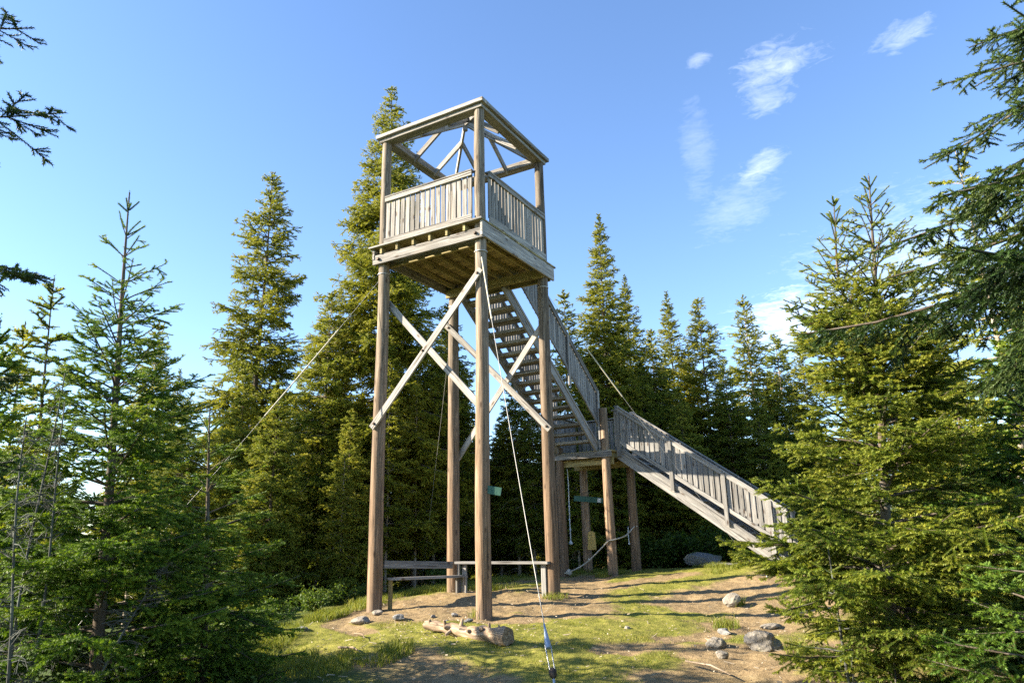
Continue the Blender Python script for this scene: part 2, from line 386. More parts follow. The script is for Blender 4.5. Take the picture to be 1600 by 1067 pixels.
def spruce(seed, H, Rm, zb=.12, p=.85, lod='mid', droop=.25, e_low=-4, e_top=48, up=.12, whorl=.32, nb=5, fill=3,
           lean=(0, 0), tops=None, gap=.08, hang=.12, dead=14, tr=None, oval=None, dens=1.0, sect=None, tipb=.34, tbase=.27, l2f=.62, epow=1.5, mess=0.0, fluff=.2):
    """returns trunk mesh data (MB) and crown triangles in local coordinates (base at origin)"""
    rng = np.random.default_rng(seed)
    if lod == 'near':   ul, nN, nl, nw, st, ds, dt = .055, 15, .023, .0098, .0035, .042, .044
    elif lod == 'fine': ul, nN, nl, nw, st, ds, dt = .09, 10, .040, .022, .004, .055, .062
    elif lod == 'mid':  ul, nN, nl, nw, st, ds, dt = .13, 9, .058, .027, .005, .075, .10
    else:               ul, nN, nl, nw, st, ds, dt = .22, 7, .075, .024, .007, .2, .3
    ds /= dens
    wood_ = MB(); VV = []; TT = []
    r0 = (tr or (.011 * H + .018)) * .78
    wv = rng.normal(0, 1, 4)
    tops = tops or [(0, 0, 1.0, 0.0)]            # (dx, dy, top fraction, fork fraction)
    for ti, (tx, ty, tf, fk) in enumerate(tops):
        def axis(z):
            q = z / H
            k = max(0, (q - fk) / max(tf - fk, .01)) if tf > fk else 0
            s = min(1, k * 1.6)
            return np.array([lean[0] * q + tx * s + .012 * H * math.sin(q * 5 + wv[0]) * q * (1 - q),
                             lean[1] * q + ty * s + .012 * H * math.sin(q * 4 + wv[1]) * q * (1 - q), z])
        zt = H * tf; z0 = H * fk
        nz = 14
        zs = np.linspace(z0 if ti else -.12, zt, nz)
        rr = [max(.004, r0 * (1 - max(z, 0) / zt) ** .85 * (1.25 if z < .15 else 1)) * (1 if not ti else .8) + .003 for z in zs]
        wood_.tube([axis(max(z, 0)) + (0, 0, min(z, 0)) for z in zs], rr, 8 if lod in ('near', 'fine') else 6, False)
        # whorls
        z = max(zb * H, z0 + .02); az0 = rng.uniform(0, 6.28)
        lst = []
        while z < zt - .03:
            tq = (z - zb * H) / (zt - zb * H)
            nbb = nb + rng.integers(-1, 2)
            if tq > .72 and lod == 'near': nbb = max(3, nbb - 2)
            for i in range(nbb): lst.append((z + rng.normal(0, .02) + mess * whorl * rng.uniform(-.5, .5), az0 + 6.283 * i / nbb + rng.normal(0, .22), 1.0))
            for i in range(rng.integers(0, fill + 1) if tq < .6 or lod != 'near' else rng.integers(0, 2)): lst.append((z + rng.uniform(.2, .9) * whorl, rng.uniform(0, 6.283), rng.uniform(.35, .75)))
            z += whorl * (1 - .25 * min(tq, .6) + (.9 * max(0, tq - .65) if lod == 'near' else 0)) * rng.uniform(.8, 1.2); az0 += 1.1
        for (bzz, az, sc) in lst:
            if bzz > zt - .02: continue
            if rng.random() < gap: continue
            tq = min(1, max(0, (bzz - zb * H) / (zt - zb * H)))
            if sect is not None:
                da = (az - sect[0] + math.pi) % (2 * math.pi) - math.pi
                if abs(da) > sect[1]: continue
            prof = (1 - tq) ** p * min(1, .6 + 3.5 * tq) if oval is None else oval(tq)
            L = Rm * prof * sc * rng.uniform(.72, 1.16) + .05 + .06 * (1 - tq)
            L = max(L, .09 if lod in ('near', 'fine') else .16)
            e0 = R(e_low + (e_top - e_low) * tq ** epow + rng.normal(0, 7))
            n = 9; s = np.linspace(0, 1, n)
            dr = droop * (1 - tq) ** .7 * rng.uniform(.7, 1.3)
            caz, saz = math.cos(az), math.sin(az)
            hx = L * math.cos(e0) * s
            bend = rng.normal(0, .08) * L
            zz = L * (math.sin(e0) * s - dr * s ** 2 + (up + .35 * dr) * s ** 3.2 * (1 - tq))
            base = axis(bzz)
            side0 = np.array([-saz, caz, 0])
            pts = base + np.outer(hx, [caz, saz, 0]) + np.outer(bend * s ** 2, side0); pts[:, 2] += zz
            rb = max(.0025, .010 * L + .002)
            if lod in ('near', 'fine', 'mid') :
                wood_.tube(pts[::2], [rb * (1 - .8 * q) + .0012 for q in s[::2]], 4, False, .5)
            tb = np.clip(tbase + rng.normal(0, .1) + .12 * tq, .12, .8)
            # needles on the branch itself
            seg = pts[1:] - pts[:-1]; sl = np.linalg.norm(seg, axis=1)
            k0 = 4 if L > .5 else (2 if L > .25 else 0)
            Pm, Dm, Lm, ix, last = expand(pts[:-1][k0:], norm(seg)[k0:], sl[k0:], ul, 0)
            tm = tb + .2 * (ix / max(1, n - 2 - k0)) ** 2
            Ps, Ds, Ls, Ts = [Pm], [Dm], [Lm], [tm]
            # side twigs
            m = int(L / ds * (1 - (.55 if lod == 'near' else .2) * tq) * (1 if tq < .7 or lod != 'near' else .55))
            if m > 1:
                sp = np.sort(rng.uniform(.10 if L < .6 else .16, .97, m))
                fi = sp * (n - 1); i0 = np.clip(fi.astype(int), 0, n - 2); fr = (fi - i0)[:, None]
                pp = pts[i0] * (1 - fr) + pts[i0 + 1] * fr
                tg = norm(pts[i0 + 1] - pts[i0])
                sgn = np.where(np.arange(m) % 2 == 0, 1., -1.)
                sd = norm(np.cross(tg, [0, 0, 1.]))
                ph = np.radians(rng.uniform(42, 66, m))
                d = tg * np.cos(ph)[:, None] + sd * (np.sin(ph) * sgn)[:, None]
                d[:, 2] += rng.normal(0, fluff, m) - hang * rng.uniform(.3, 1.7, m) * (1 - tq)
                d = norm(d)
                l2 = (l2f * L * (1 - sp) ** .8 * np.minimum(1, .45 + sp * 1.6) + .05) * rng.uniform(.55, 1.15, m)
                l2 = np.minimum(l2, .75 if lod != 'near' else .55)
                keep = rng.random(m) > .06
                pp, d, l2, sp = pp[keep], d[keep], l2[keep], sp[keep]
                P2, D2, L2, ix, last = expand(pp, d, l2, ul, .22)
                Ps.append(P2); Ds.append(D2); Ls.append(L2)
                Ts.append(tb + tipb * last + .12 * sp[ix])
                # third order
                nt_ = np.maximum(0, (l2 / dt)).astype(int)
                if nt_.sum() > 0:
                    id3 = np.repeat(np.arange(len(l2)), nt_)
                    q = rng.uniform(.12, .95, len(id3)); s2 = q * l2[id3]
                    p3 = pp[id3] + d[id3] * s2[:, None]; p3[:, 2] -= .22 * s2 ** 2
                    sg = np.where(rng.random(len(id3)) < .5, 1., -1.)
                    sd3 = norm(np.cross(d[id3], [0, 0, 1.]))
                    ph = np.radians(rng.uniform(38, 60, len(id3)))
                    d3 = d[id3] * np.cos(ph)[:, None] + sd3 * (np.sin(ph) * sg)[:, None]
                    d3[:, 2] += rng.normal(0, fluff, len(id3)) - hang * rng.uniform(.2, 1.4, len(id3)) * (1 - tq)
                    d3 = norm(d3)
                    l3 = (.42 * l2[id3] * (1 - q) + ul * .8) * rng.uniform(.6, 1.15, len(id3))
                    P3, D3, L3, ix3, last3 = expand(p3, d3, l3, ul, .2)
                    Ps.append(P3); Ds.append(D3); Ls.append(L3)
                    Ts.append(tb + tipb * last3)
            Ps = np.concatenate(Ps); Ds = np.concatenate(Ds); Ls = np.concatenate(Ls); Ts = np.concatenate(Ts)
            V, T = shoots(rng, Ps, Ds, Ls, np.clip(Ts, .1, 1), nN, nl, nw, st)
            VV.append(V); TT.append(T)
        # leader shoot
        zl0 = zt - min(.5, .09 * H)
        zs2 = np.arange(zl0, zt, ul * .8)
        lp = np.array([axis(a) for a in zs2])
        V, T = shoots(rng, lp, norm(np.tile([0.02, 0, 1.], (len(lp), 1))), np.full(len(lp), ul), np.full(len(lp), .45), max(4, nN // 2), nl * .8, nw, st)
        VV.append(V); TT.append(T)
        if ti == 0:
            for i in range(dead):                     # dead twigs on the lower stem
                zq = rng.uniform(.03, zb + .12) * H; az = rng.uniform(0, 6.283); L = rng.uniform(.25, .8) * Rm * .8
                b = axis(zq); dd = np.array([math.cos(az), math.sin(az), rng.uniform(-.45, .05)])
                mid = b + dd * L * .5 + (0, 0, .03); e = b + dd * L + (rng.normal(0, .05), rng.normal(0, .05), -.06)
                wood_.tube([b, mid, e], [.008 + .004 * L, .006, .002], 3, False, .5)
    return wood_, np.concatenate(VV), np.concatenate(TT)

def tree_meshes(nm, mat='needle', barkm='bark', **kw):
    w, V, T = spruce(**kw)
    return w.mesh(nm + '_trunk', M[barkm]), tri_mesh(nm + '_crown', V, 3, T, M[mat])

def place_tree(meshes, x, y, label, group=None, name='spruce_tree', rot=0.0, sc=1.0, sz=None, z=None):
    gz = float(ground(x, y)) if z is None else z
    o = empty(name, (x, y, gz - .03), label, 'tree', group)
    o.rotation_euler = (0, 0, rot); o.scale = (sc, sc, sz or sc)
    a = bpy.data.objects.new('trunk', meshes[0]); b = bpy.data.objects.new('crown', meshes[1])
    for q in (a, b): COL.objects.link(q); q.parent = o
    return o
# ------------------------------------------------------------------ the lookout tower
SX, SY = 2.455, 2.314
POSTS = [(0, 0), (0, SY), (SX, 0), (SX, SY)]
tower = empty('lookout_tower', (0, 0, 0), 'weathered timber lookout tower on round posts with an open roof frame and a two-flight staircase', 'lookout tower')
def part(name, mat, mb, parent=None, label=None): return mb.build(name, mat, parent or tower, label)

for (x, y) in POSTS:
    gz = float(ground(x, y)); n = 13
    zs = np.linspace(gz - .4, 9.38, n)
    wx, wy = RNG.uniform(0, 6), RNG.uniform(0, 6)
    pts = [(x + .010 * math.sin(z * 1.1 + wx) * (1 if 0 < i < n - 1 else 0), y + .010 * math.sin(z * .9 + wy), z) for i, z in enumerate(zs)]
    part('post', 'post', MB().tube(pts, [.136 - .038 * (z - gz) / 9.3 + RNG.uniform(-.003, .003) for z in zs], 20, True, wob=.035))
# bolts where braces meet posts etc. are added below
def bolt(p, d, r=.022, l=.05, parent=None):
    p = Vector(p); d = Vector(d).normalized()
    part('bolt', 'bolt', MB().tube([p, p + d * l * .5, p + d * l * .5, p + d * l], [r * 1.5, r * 1.5, r, r], 8), parent)

# -- platform
ZD = 6.951
dk = MB(); x = -.21
while x < SX + .30:                                   # deck boards run along y
    dk.board((x + .058, -.165, ZD - .016), (x + .058, SY + .20, ZD - .016 + RNG.uniform(-.002, .002)), .112, .032); x += .120
deck = part('deck', 'treated', dk)
jy0, jy1 = -.13, SY + .135
for k, fq in enumerate((.145, .30, .455, .61, .765, .92)):
    y = jy0 + fq * (jy1 - jy0)
    part('joist', 'treated', MB().board((-.20, y, 6.850), (SX + .24, y, 6.850), .048, .134))
for y, h in ((jy0, .30), (jy1, .22)):                 # deep rim boards on the open sides
    part('rim_board', 'plank', MB().board((-.185, y, 6.915 - h / 2), (SX + .26, y, 6.915 - h / 2), .045, h))
for x, y0, y1 in ((-.145, -.145, SY + .155), (.14, -.10, SY + .11), (SX - .14, -.105, SY + .11), (SX + .15, -.105, SY + .12)):
    part('bearer', 'plank' if x < 0 else 'treated', MB().board((x, y0, 6.682), (x, y1, 6.682), .055, .195))
for y in (0.0, SY):
    bolt((-.172, y, 6.68), (-1, 0, 0))
# edge strip closing the deck boards on the sunny side
part('deck_edge', 'plank', MB().board((-.232, -.175, ZD - .014), (-.232, SY + .21, ZD - .014), .04, .034))

# -- platform railings
def rail_side(p0, p1, off, z0=ZD, toe=True, label=None, slat=.098, gap=.027):
    """slatted railing from p0 to p1 (xy), boards set 'off' to the outside"""
    p0 = Vector((*p0, 0)); p1 = Vector((*p1, 0)); a = (p1 - p0); L = a.length; a.normalize(); o = Vector((off[0], off[1], 0))
    n = max(1, int((L + gap) / (slat + gap))); st = L / n
    m = MB()
    for i in range(n):
        c = p0 + a * (st * (i + .5)) + o * .02
        m.board(c + Vector((0, 0, z0 + .13)), c + Vector((RNG.uniform(-.002, .002), RNG.uniform(-.002, .002), z0 + 1.02)), st - gap, .021, o)
    r = part('railing', 'plank', m, None, label)
    q0 = p0; q1 = p1
    c = MB().board(q0 + Vector((0, 0, z0 + 1.078)) + o * .015, q1 + Vector((0, 0, z0 + 1.078)) + o * .015, .125, .036); link('cap_rail', c.mesh('cap_rail', M['plank']), r)
    c = MB().board(q0 + Vector((0, 0, z0 + 1.012)) + o * .052, q1 + Vector((0, 0, z0 + 1.012)) + o * .052, .036, .085); link('top_rail', c.mesh('top_rail', M['plank']), r)
    if toe:
        c = MB().board(q0 + Vector((0, 0, z0 + .085)) + o * .055, q1 + Vector((0, 0, z0 + .085)) + o * .055, .032, .145); link('toe_board', c.mesh('toe_board', M['plank']), r)
    return r
rail_side((-.085, .10), (-.085, SY - .10), (-1, 0))
rail_side((.10, -.085), (SX - .10, -.085), (0, -1))
rail_side((.10, SY + .085), (SX - .10, SY + .085), (0, 1))
rail_side((SX + .085, .10), (SX + .085, .84), (1, 0))

# -- open roof frame
zl, zu = 9.363, 9.524
def ring(name, off, za, zb_, w):
    zc = (za + zb_) / 2; h = zb_ - za
    o = off - w / 2
    part(name, 'plank', MB().board((-o, -off, zc), (-o, SY + off, zc), w, h))
    part(name, 'plank', MB().board((SX + o, -off, zc), (SX + o, SY + off, zc), w, h))
    part(name, 'plank', MB().board((-off + w + .002, -o, zc), (SX + off - w - .002, -o, zc), w, h))
    part(name, 'plank', MB().board((-off + w + .002, SY + o, zc), (SX + off - w - .002, SY + o, zc), w, h))
ring('roof_plate', .118, zl, zl + .072, .215)
ring('roof_edge_board', .178, zl + .080, zu, .26)
apex = Vector((SX / 2, SY / 2, 10.15))
hips = {}
for (x, y) in POSTS:
    c = Vector((x, y, 9.40)); d = (apex - c)
    p0 = c + d * .05; p1 = c + d * .985
    hips[(x, y)] = (c, d)
    part('hip_rafter', 'plank', MB().board(p0, p1, .05, .155))
part('ridge_block', 'plank', MB().tube([apex - Vector((0, 0, .20)), apex + Vector((0, 0, .09))], .055, 8))
def jack(p0, corner, k):
    c, d = hips[corner]; q = c + d * k
    part('jack_rafter', 'plank', MB().board(p0, q - Vector((0, 0, .01)), .048, .12))
for t, cn in ((.34, 0), (.64, 1)):
    kk = 2 * t if cn == 0 else 2 * (1 - t)
    jack((t * SX, SY - .05, 9.36), [(0, SY), (SX, SY)][cn], kk)
    jack((t * SX, .05, 9.36), [(0, 0), (SX, 0)][cn], kk)
    jack((.05, t * SY, 9.36), [(0, 0), (0, SY)][cn], kk)
    jack((SX - .05, t * SY, 9.36), [(SX, 0), (SX, SY)][cn], kk)

# -- diagonal braces
def brace(p0, p1, n):
    p0 = Vector(p0); p1 = Vector(p1); a = (p1 - p0).normalized(); n = Vector(n)
    part('brace', 'plank', MB().board(p0 - a * .10, p1 + a * .10, .040, .125, a.cross(n)))
    for p in (p0, p1): bolt(p + n * .018, n, .018, .035)
brace((-.155, -.03, 5.89), (-.155, SY - .01, 3.37), (-1, 0, 0))
brace((.155, SY - .05, 5.79), (.155, .06, 3.42), (-1, 0, 0))
brace((SX - .152, SY + .03, 5.87), (SX - .152, -.06, 3.40), (-1, 0, 0))
brace((SX + .152, .04, 5.74), (SX + .152, SY - .02, 2.98), (-1, 0, 0))
bolt((-.17, 1.19, 4.62), (-1, 0, 0), .016, .03)

# -- upper flight: runs away from the deck along +x
def s1(x): return 6.452 - .669 * (x - 2.41)           # underside of its strings
X0, X1 = 2.38, 7.02
for y in (.925, 2.045):
    part('stringer', 'stair', MB().board((X0, y, s1(X0) + .165), (X1, y, s1(X1) + .165), .05, .275))
    part('stringer_batten', 'stair', MB().board((X0, y - .034 if y < 1 else y + .034, s1(X0) + .275), (X1, y - .034 if y < 1 else y + .034, s1(X1) + .275), .018, .06))
part('tread', 'stair', MB().board((2.64, .953, 6.70), (2.64, 2.017, 6.70), .22, .045))
for i in range(16):
    x = 2.76 + .278 * i; z = 6.492 - .186 * i
    t = MB(); t.board((x - .080, .953, z), (x - .080, 2.017, z), .156, .07); t.board((x + .080, .953, z), (x + .080, 2.017, z), .156, .07)
    part('tread', 'stair', t)
def slope_rail(mk, s0, s1_, zr, zb_, n_out, posts, slat=.098, gap=.03, mat='stair'):
    """mk(s, z, out) -> world point; rail top zr(s), panel bottom zb_(s)"""
    m = MB(); L = abs(s1_ - s0); n = int(L / (slat + gap)); st = (s1_ - s0) / n
    for i in range(n):
        s = s0 + st * (i + .5)
        m.board(mk(s, zb_(s) + .04, .005), mk(s, zr(s) - .05, .005), abs(st) - gap, .021, n_out)
    r = part('stair_railing', mat, m)
    for nm, f, w, h, o in (('handrail', lambda s: zr(s) - .02, .125, .038, 0.0), ('top_rail', lambda s: zr(s) - .09, .034, .09, .034), ('bottom_rail', lambda s: zb_(s) + .045, .034, .095, .034)):
        link(nm, MB().board(mk(s0, f(s0), o), mk(s1_, f(s1_), o), w, h).mesh(nm, M[mat]), r)
    for s, dz in posts:
        link('baluster_post', MB().board(mk(s, zb_(s) - dz, .062), mk(s, zr(s) - .06, .062), .095, .034, n_out).mesh('baluster_post', M[mat]), r)
    return r
zr1 = lambda x: 6.698 - .673 * (x - 4.707)
zb1 = lambda x: zr1(x) - 1.0
slope_rail(lambda s, z, o: (s, .895 - o, z), 2.70, 7.12, zr1, zb1, (0, -1, 0), [(5.35, .40), (7.06, .62)])
slope_rail(lambda s, z, o: (s, 2.075 + o, z), 2.70, 7.12, zr1, zb1, (0, 1, 0), [(5.35, .40), (7.06, .62)])

# -- landing
ZL = 3.46
ld = MB(); x = 7.02
while x < 8.52:
    ld.board((x + .058, .52, ZL - .016), (x + .058, 2.19, ZL - .016), .112, .032); x += .121
part('landing_floor', 'treated', ld)
part('landing_beam', 'plank', MB().board((7.0, .515, 3.36), (7.0, 2.2, 3.36), .05, .162))
part('landing_beam', 'treated', MB().board((8.53, .515, 3.36), (8.53, 2.2, 3.36), .05, .162))
for y in (.62, 1.2, 1.75, 2.12): part('landing_joist', 'treated', MB().board((7.03, y, 3.36), (8.50, y, 3.36), .045, .14))
part('landing_bearer', 'treated', MB().board((7.23, .56, 3.19), (7.23, 2.16, 3.19), .06, .18))
part('landing_bearer', 'treated', MB().board((8.23, .50, 3.19), (8.23, 2.16, 3.19), .06, .18))
LP = [(7.11, .70, 4.57), (7.11, 2.06, 3.62), (8.36, .55, 3.3), (8.36, 1.95, 3.3)]
for (x, y, zt) in LP:
    gz = float(ground(x, y)); lean = RNG.uniform(-.02, .02)
    zs = np.linspace(gz - .3, zt, 8)
    part('landing_post', 'post', MB().tube([(x - .02 * (z - gz) / 3 + .008 * math.sin(z * 2), y + lean * (z - gz) / 3, z) for z in zs], [.128 - .022 * (z - gz) / 3.3 for z in zs], 16, True, wob=.04))
# landing rails
def flat_rail(p0, p1, off):
    return rail_side(p0, p1, off, ZL - .03, False)
flat_rail((7.22, .50), (7.33, .50), (0, -1))
flat_rail((8.50, .55), (8.50, 2.15), (1, 0))
flat_rail((7.20, 2.17), (8.45, 2.17), (0, 1))

# -- lower flight: runs down to the ground along -y
def s2(y): return .60 + .735 * (y + 3.09)
Y0, Y1 = .42, -3.50
for x in (7.40, 8.40):
    part('stringer', 'stair', MB().board((x, Y0, s2(Y0) + .19), (x, Y1, s2(Y1) + .19), .05, .30))
    o = -.034 if x < 8 else .034
    part('stringer_batten', 'stair', MB().board((x + o, Y0, s2(Y0) + .31), (x + o, Y1, s2(Y1) + .31), .018, .07))
for i in range(14):
    y = .30 - .278 * i; z = s2(y) + .235
    t = MB(); t.board((7.43, y - .062, z), (8.37, y - .062, z), .118, .045); t.board((7.43, y + .062, z), (8.37, y + .062, z), .118, .045)
    part('tread', 'stair', t)
zr2 = lambda y: 4.66 + .712 * (y - .46)
zb2 = lambda y: zr2(y) - .93 - .05 * max(0, min(1, (y + 3) / 3.4))
slope_rail(lambda s, z, o: (7.375 - o, s, z), .40, -3.56, zr2, zb2, (-1, 0, 0), [(-.93, .36), (-2.2, .36), (-3.2, .36)])
slope_rail(lambda s, z, o: (8.425 + o, s, z), .40, -3.56, zr2, zb2, (1, 0, 0), [(-.93, .36), (-2.2, .36), (-3.2, .36)])
for x in (7.355, 8.46):
    part('newel_post', 'stair', MB().board((x, .44, 3.30), (x, .44, 4.64), .095, .095, (1, 0, 0)))

# ------------------------------------------------------------------ guy wires
def guy(x, y, dx, dy, zt, zg, label, sl0, sl1, buckle):
    top = Vector((x, y, zt)); end = Vector((x + dx, y + dy, zg)); d = end - top
    root = empty('guy_wire', top, label, 'guy wire', 'guy wires of the tower')
    n = 12
    pts = [top + d * (i / n) - Vector((0, 0, .10 * 4 * (i / n) * (1 - i / n))) for i in range(n + 1)]
    def at(t):
        k = min(n - 1, int(t * n)); f_ = t * n - k
        return pts[k].lerp(pts[k + 1], f_)
    eb = .975 if buckle else 1.0
    MB().tube([at(t) for t in np.linspace(0, eb - .075 if buckle else 1, 14)], .005 if buckle else .0035, 6).build('cable', M['wire'], root)
    if sl1 > sl0: MB().tube([at(t) for t in np.linspace(sl0, sl1, 6)], .012, 8).build('sleeve', M['sleeve'], root)
    MB().tube([top + Vector((0, 0, z)) for z in (-.008, .008)], .124, 14).build('cable_loop', M['wire'], root)
    if buckle:
        MB().tube([at(eb - .090), at(eb - .082), at(eb - .060), at(eb - .056)], [.009, .014, .034, .024], 10).build('wire_grip', M['blue'], root)
        s = Vector((.5, -.86, 0)) * .03
        for sg in (-1, 1):
            MB().tube([at(eb - .06) + s * sg, at(eb - .025) + s * sg * .8], .006, 6).build('turnbuckle_rod', M['metal'], root)
        MB().tube([at(eb - .030), at(eb - .026), at(eb - .020), at(eb - .016)], [.012, .042, .038, .012], 10).build('clamp', M['bolt'], root)
        MB().tube([at(eb - .02), end + Vector((0, 0, -.25))], .014, 8).build('anchor_rod', M['blue'], root)
    else:
        MB().tube([end + Vector((0, 0, .25)), end + Vector((0, 0, -.2))], .02, 8).build('anchor_rod', M['metal'], root)
    return root
guy(0, 0, -3.75, -3.23, 6.36, -.42, 'pale guy wire from the front post down to a turnbuckle near the log', .006, .235, True)
guy(0, SY, -3.5, 3.5, 6.40, -.3, 'thin guy wire slanting down to the left from the left post of the tower', .17, .42, False)
guy(SX, 0, 3.3, -3.3, 6.40, .25, 'thin guy wire slanting down rightwards from the right post across the spruces', .19, .36, False)
guy(SX, SY, 3.6, 3.6, 6.40, -.2, 'guy wire on the far side of the tower running down behind the back post', .2, .2, False)

# ------------------------------------------------------------------ benches, signs, ropes
b = empty('bench', (1.2, 2.1, .15), 'plain grey plank bench with a backrest between the left and the back tower post', 'bench')
MB().board((.12, 2.22, .835), (2.28, 2.22, .755), .035, .135).build('backrest', M['stair'], b)
MB().board((.15, 2.02, .585), (2.42, 2.06, .53), .26, .045).build('seat', M['stair'], b)
MB().board((.20, 2.12, .0), (.20, 2.12, .56), .07, .05, (1, 0, 0)).build('leg', M['treated'], b)
MB().board((2.30, 2.08, .05), (2.30, 2.08, .51), .16, .05, (0, 1, 0)).build('leg', M['stair'], b)
MB().board((2.42, 2.20, .05), (2.42, 2.20, .80), .14, .05, (1, 0, 0)).build('back_support', M['stair'], b)
b = empty('bench', (2.35, 1.1, .2), 'narrow plank seat without a backrest between the back and the right tower post', 'bench')
MB().board((2.33, 2.12, .80), (2.33, -.02, .785), .24, .05).build('seat', M['stair'], b)
MB().board((2.33, .12, .10), (2.33, .12, .765), .10, .05, (1, 0, 0)).build('leg', M['stair'], b)
MB().board((2.33, 1.95, .10), (2.33, 1.95, .78), .10, .05, (1, 0, 0)).build('leg', M['stair'], b)

s = empty('trail_sign', (-.02, -.21, 2.01), 'small dark green board nailed to the front tower post', 'sign')
MB().board((-.045, -.09, 2.035), (.05, -.325, 1.985), .022, .135).build('board', M['green'], s)
MB().tube([(-.03, -.11, 2.03), (-.07, -.105, 2.03)], .012, 8).build('nail', M['bolt'], s)
s = empty('cross_plank', (8.2, 1.75, 2.29), 'dark green plank with a white end fixed across a landing post', 'plank')
MB().board((8.23, 2.22, 2.35), (8.23, 1.36, 2.25), .03, .15).build('plank', M['green'], s)
MB().board((8.205, 1.50, 2.265), (8.205, 1.40, 2.255), .006, .11).build('white_end', M['white'], s)
s = empty('yellow_board', (8.24, 1.72, 1.2), 'yellow wooden board with a rounded top hanging on the back post under the landing', 'board')
bv = [(1.62, .96), (1.86, .96)] + [(1.74 + .105 * math.cos(t), 1.36 + .09 * math.sin(t)) for t in np.linspace(0, math.pi, 9)]
nb_ = len(bv); mb = MB()
mb.add([(8.205, y, z) for y, z in bv] + [(8.235, y, z) for y, z in bv], [(z, y, 0) for y, z in bv] * 2,
       [tuple(range(nb_ - 1, -1, -1)), tuple(range(nb_, 2 * nb_))] + [(i, (i + 1) % nb_, (i + 1) % nb_ + nb_, i + nb_) for i in range(nb_)])
mb.build('panel', M['yellow'], s)
for zz in (1.34, 1.04): MB().tube([(8.206, 1.74, zz), (8.196, 1.74, zz)], .012, 8).build('screw', M['bolt'], s)

def rope(name, pts, r, mat, label, cat, knots=()):
    m = MB(); n = 24; P = [Vector(p) for p in pts]
    cr = []
    for i in range(len(P) - 1):
        a, b_, c, d = P[max(i - 1, 0)], P[i], P[i + 1], P[min(i + 2, len(P) - 1)]
        for k in range(8):
            t = k / 8
            cr.append(.5 * (2 * b_ + (c - a) * t + (2 * a - 5 * b_ + 4 * c - d) * t * t + (3 * b_ - a - 3 * c + d) * t ** 3))
    cr.append(P[-1])
    root = empty(name, P[0], label, cat)
    m.tube(cr, r, 7, wob=.12); m.build('strand', M[mat], root)
    for kp, kr in knots:
        kp = Vector(kp); q = MB()
        q.tube([kp + Vector((0, 0, -kr)), kp + Vector((kr * .2, 0, -kr * .5)), kp + Vector((0, kr * .2, kr * .3)), kp + Vector((0, 0, kr))], [kr * .4, kr * .95, kr * .85, kr * .3], 9, wob=.3)
        q.build('knot', M[mat], root)
    return root
rope('slack_rope', [(7.05, 2.20, .40), (7.0, 1.90, .42), (6.98, 1.40, .63), (6.97, .95, .98), (6.965, .72, 1.17), (6.99, .58, 1.20), (7.5, .46, 1.30), (8.22, .50, 1.52), (8.26, .42, 1.54)], .017, 'rope',
     'slack pale rope strung between the posts under the landing', 'rope', [((7.0, 1.86, .43), .075), ((6.975, 1.28, .73), .035)])
rope('climbing_rope', [(7.55, 2.06, 3.1), (7.55, 2.05, 2.5), (7.56, 2.06, 1.9), (7.55, 2.05, 1.2)], .014, 'bluerope',
     'pale knotted rope hanging straight down below the landing', 'rope', [((7.555, 2.055, 1.75), .03), ((7.55, 2.05, 1.5), .03), ((7.55, 2.05, 1.15), .05), ((7.55, 2.055, 2.1), .03)])
rope('hanging_cord', [(8.22, .66, 1.53), (8.22, .67, 1.35), (8.22, .66, 1.12)], .013, 'bluerope',
     'short pale cord dangling beside the rearmost landing post', 'cord', [((8.22, .66, 1.10), .03)])
# ------------------------------------------------------------------ ground
def soil_mask(x, y):
    """1 = turf, 0 = trodden soil (world coordinates)"""
    def seg(ax, ay, bx, by, w):
        dx, dy = bx - ax, by - ay; L2 = dx * dx + dy * dy
        t = np.clip(((x - ax) * dx + (y - ay) * dy) / L2, 0, 1)
        return np.exp(-(((x - ax - t * dx) ** 2 + (y - ay - t * dy) ** 2) / (w * w)) ** 1.5)
    s = np.zeros_like(x)
    for q in [(-.35, 2.5, .1, -.6, .55), (.2, 2.0, 2.2, 1.4, 1.1), (.8, .6, 2.6, .2, .9), (1.2, -.8, 3.6, .2, .9), (2.6, .3, 7.0, 1.2, .75), (4.2, -.2, 6.6, -1.2, .5),
              (3.2, -2.6, 6.2, -3.6, .9), (1.4, -3.9, 4, -4.5, .9), (-1.0, -4.1, -.2, -5.0, .75), (-2.4, -4.4, -1.0, -4.6, .8), (-2.6, -4.3, -2.0, -6.5, .8), (-3.0, -.6, -3.9, -2.2, .55), (-4.6, -2.0, -3.7, -2.0, .7), (-.3, -3.2, .3, -3.6, .25),
              (-1.5, -2.9, -.9, -3.3, .35), (0.3, 3.3, 2.6, 3.4, .35), (3, 2.3, 5.8, 2.6, .6), (-1.6, 1.1, -1.2, 2.1, .22)]:
        s = np.maximum(s, seg(*q))
    n = fbm(x * 1.1, y * 1.1, 5, 31); n2 = fbm(x * 3.7, y * 3.7, 4, 77)
    return np.clip(1.03 + (n - .5) * 1.0 + (n2 - .5) * .9 - s * 1.25, 0, 1)

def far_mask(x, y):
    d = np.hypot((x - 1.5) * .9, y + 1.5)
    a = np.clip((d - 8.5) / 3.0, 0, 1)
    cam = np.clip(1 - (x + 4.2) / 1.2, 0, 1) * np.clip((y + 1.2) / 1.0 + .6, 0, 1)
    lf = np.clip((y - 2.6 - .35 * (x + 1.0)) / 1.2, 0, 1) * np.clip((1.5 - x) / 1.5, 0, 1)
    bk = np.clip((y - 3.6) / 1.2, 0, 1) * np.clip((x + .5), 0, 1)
    return np.clip(np.maximum(np.maximum(a, cam), np.maximum(lf, bk)) + (fbm(x * 1.3, y * 1.3, 4, 3) - .5) * .5 * (a < 1), 0, 1)

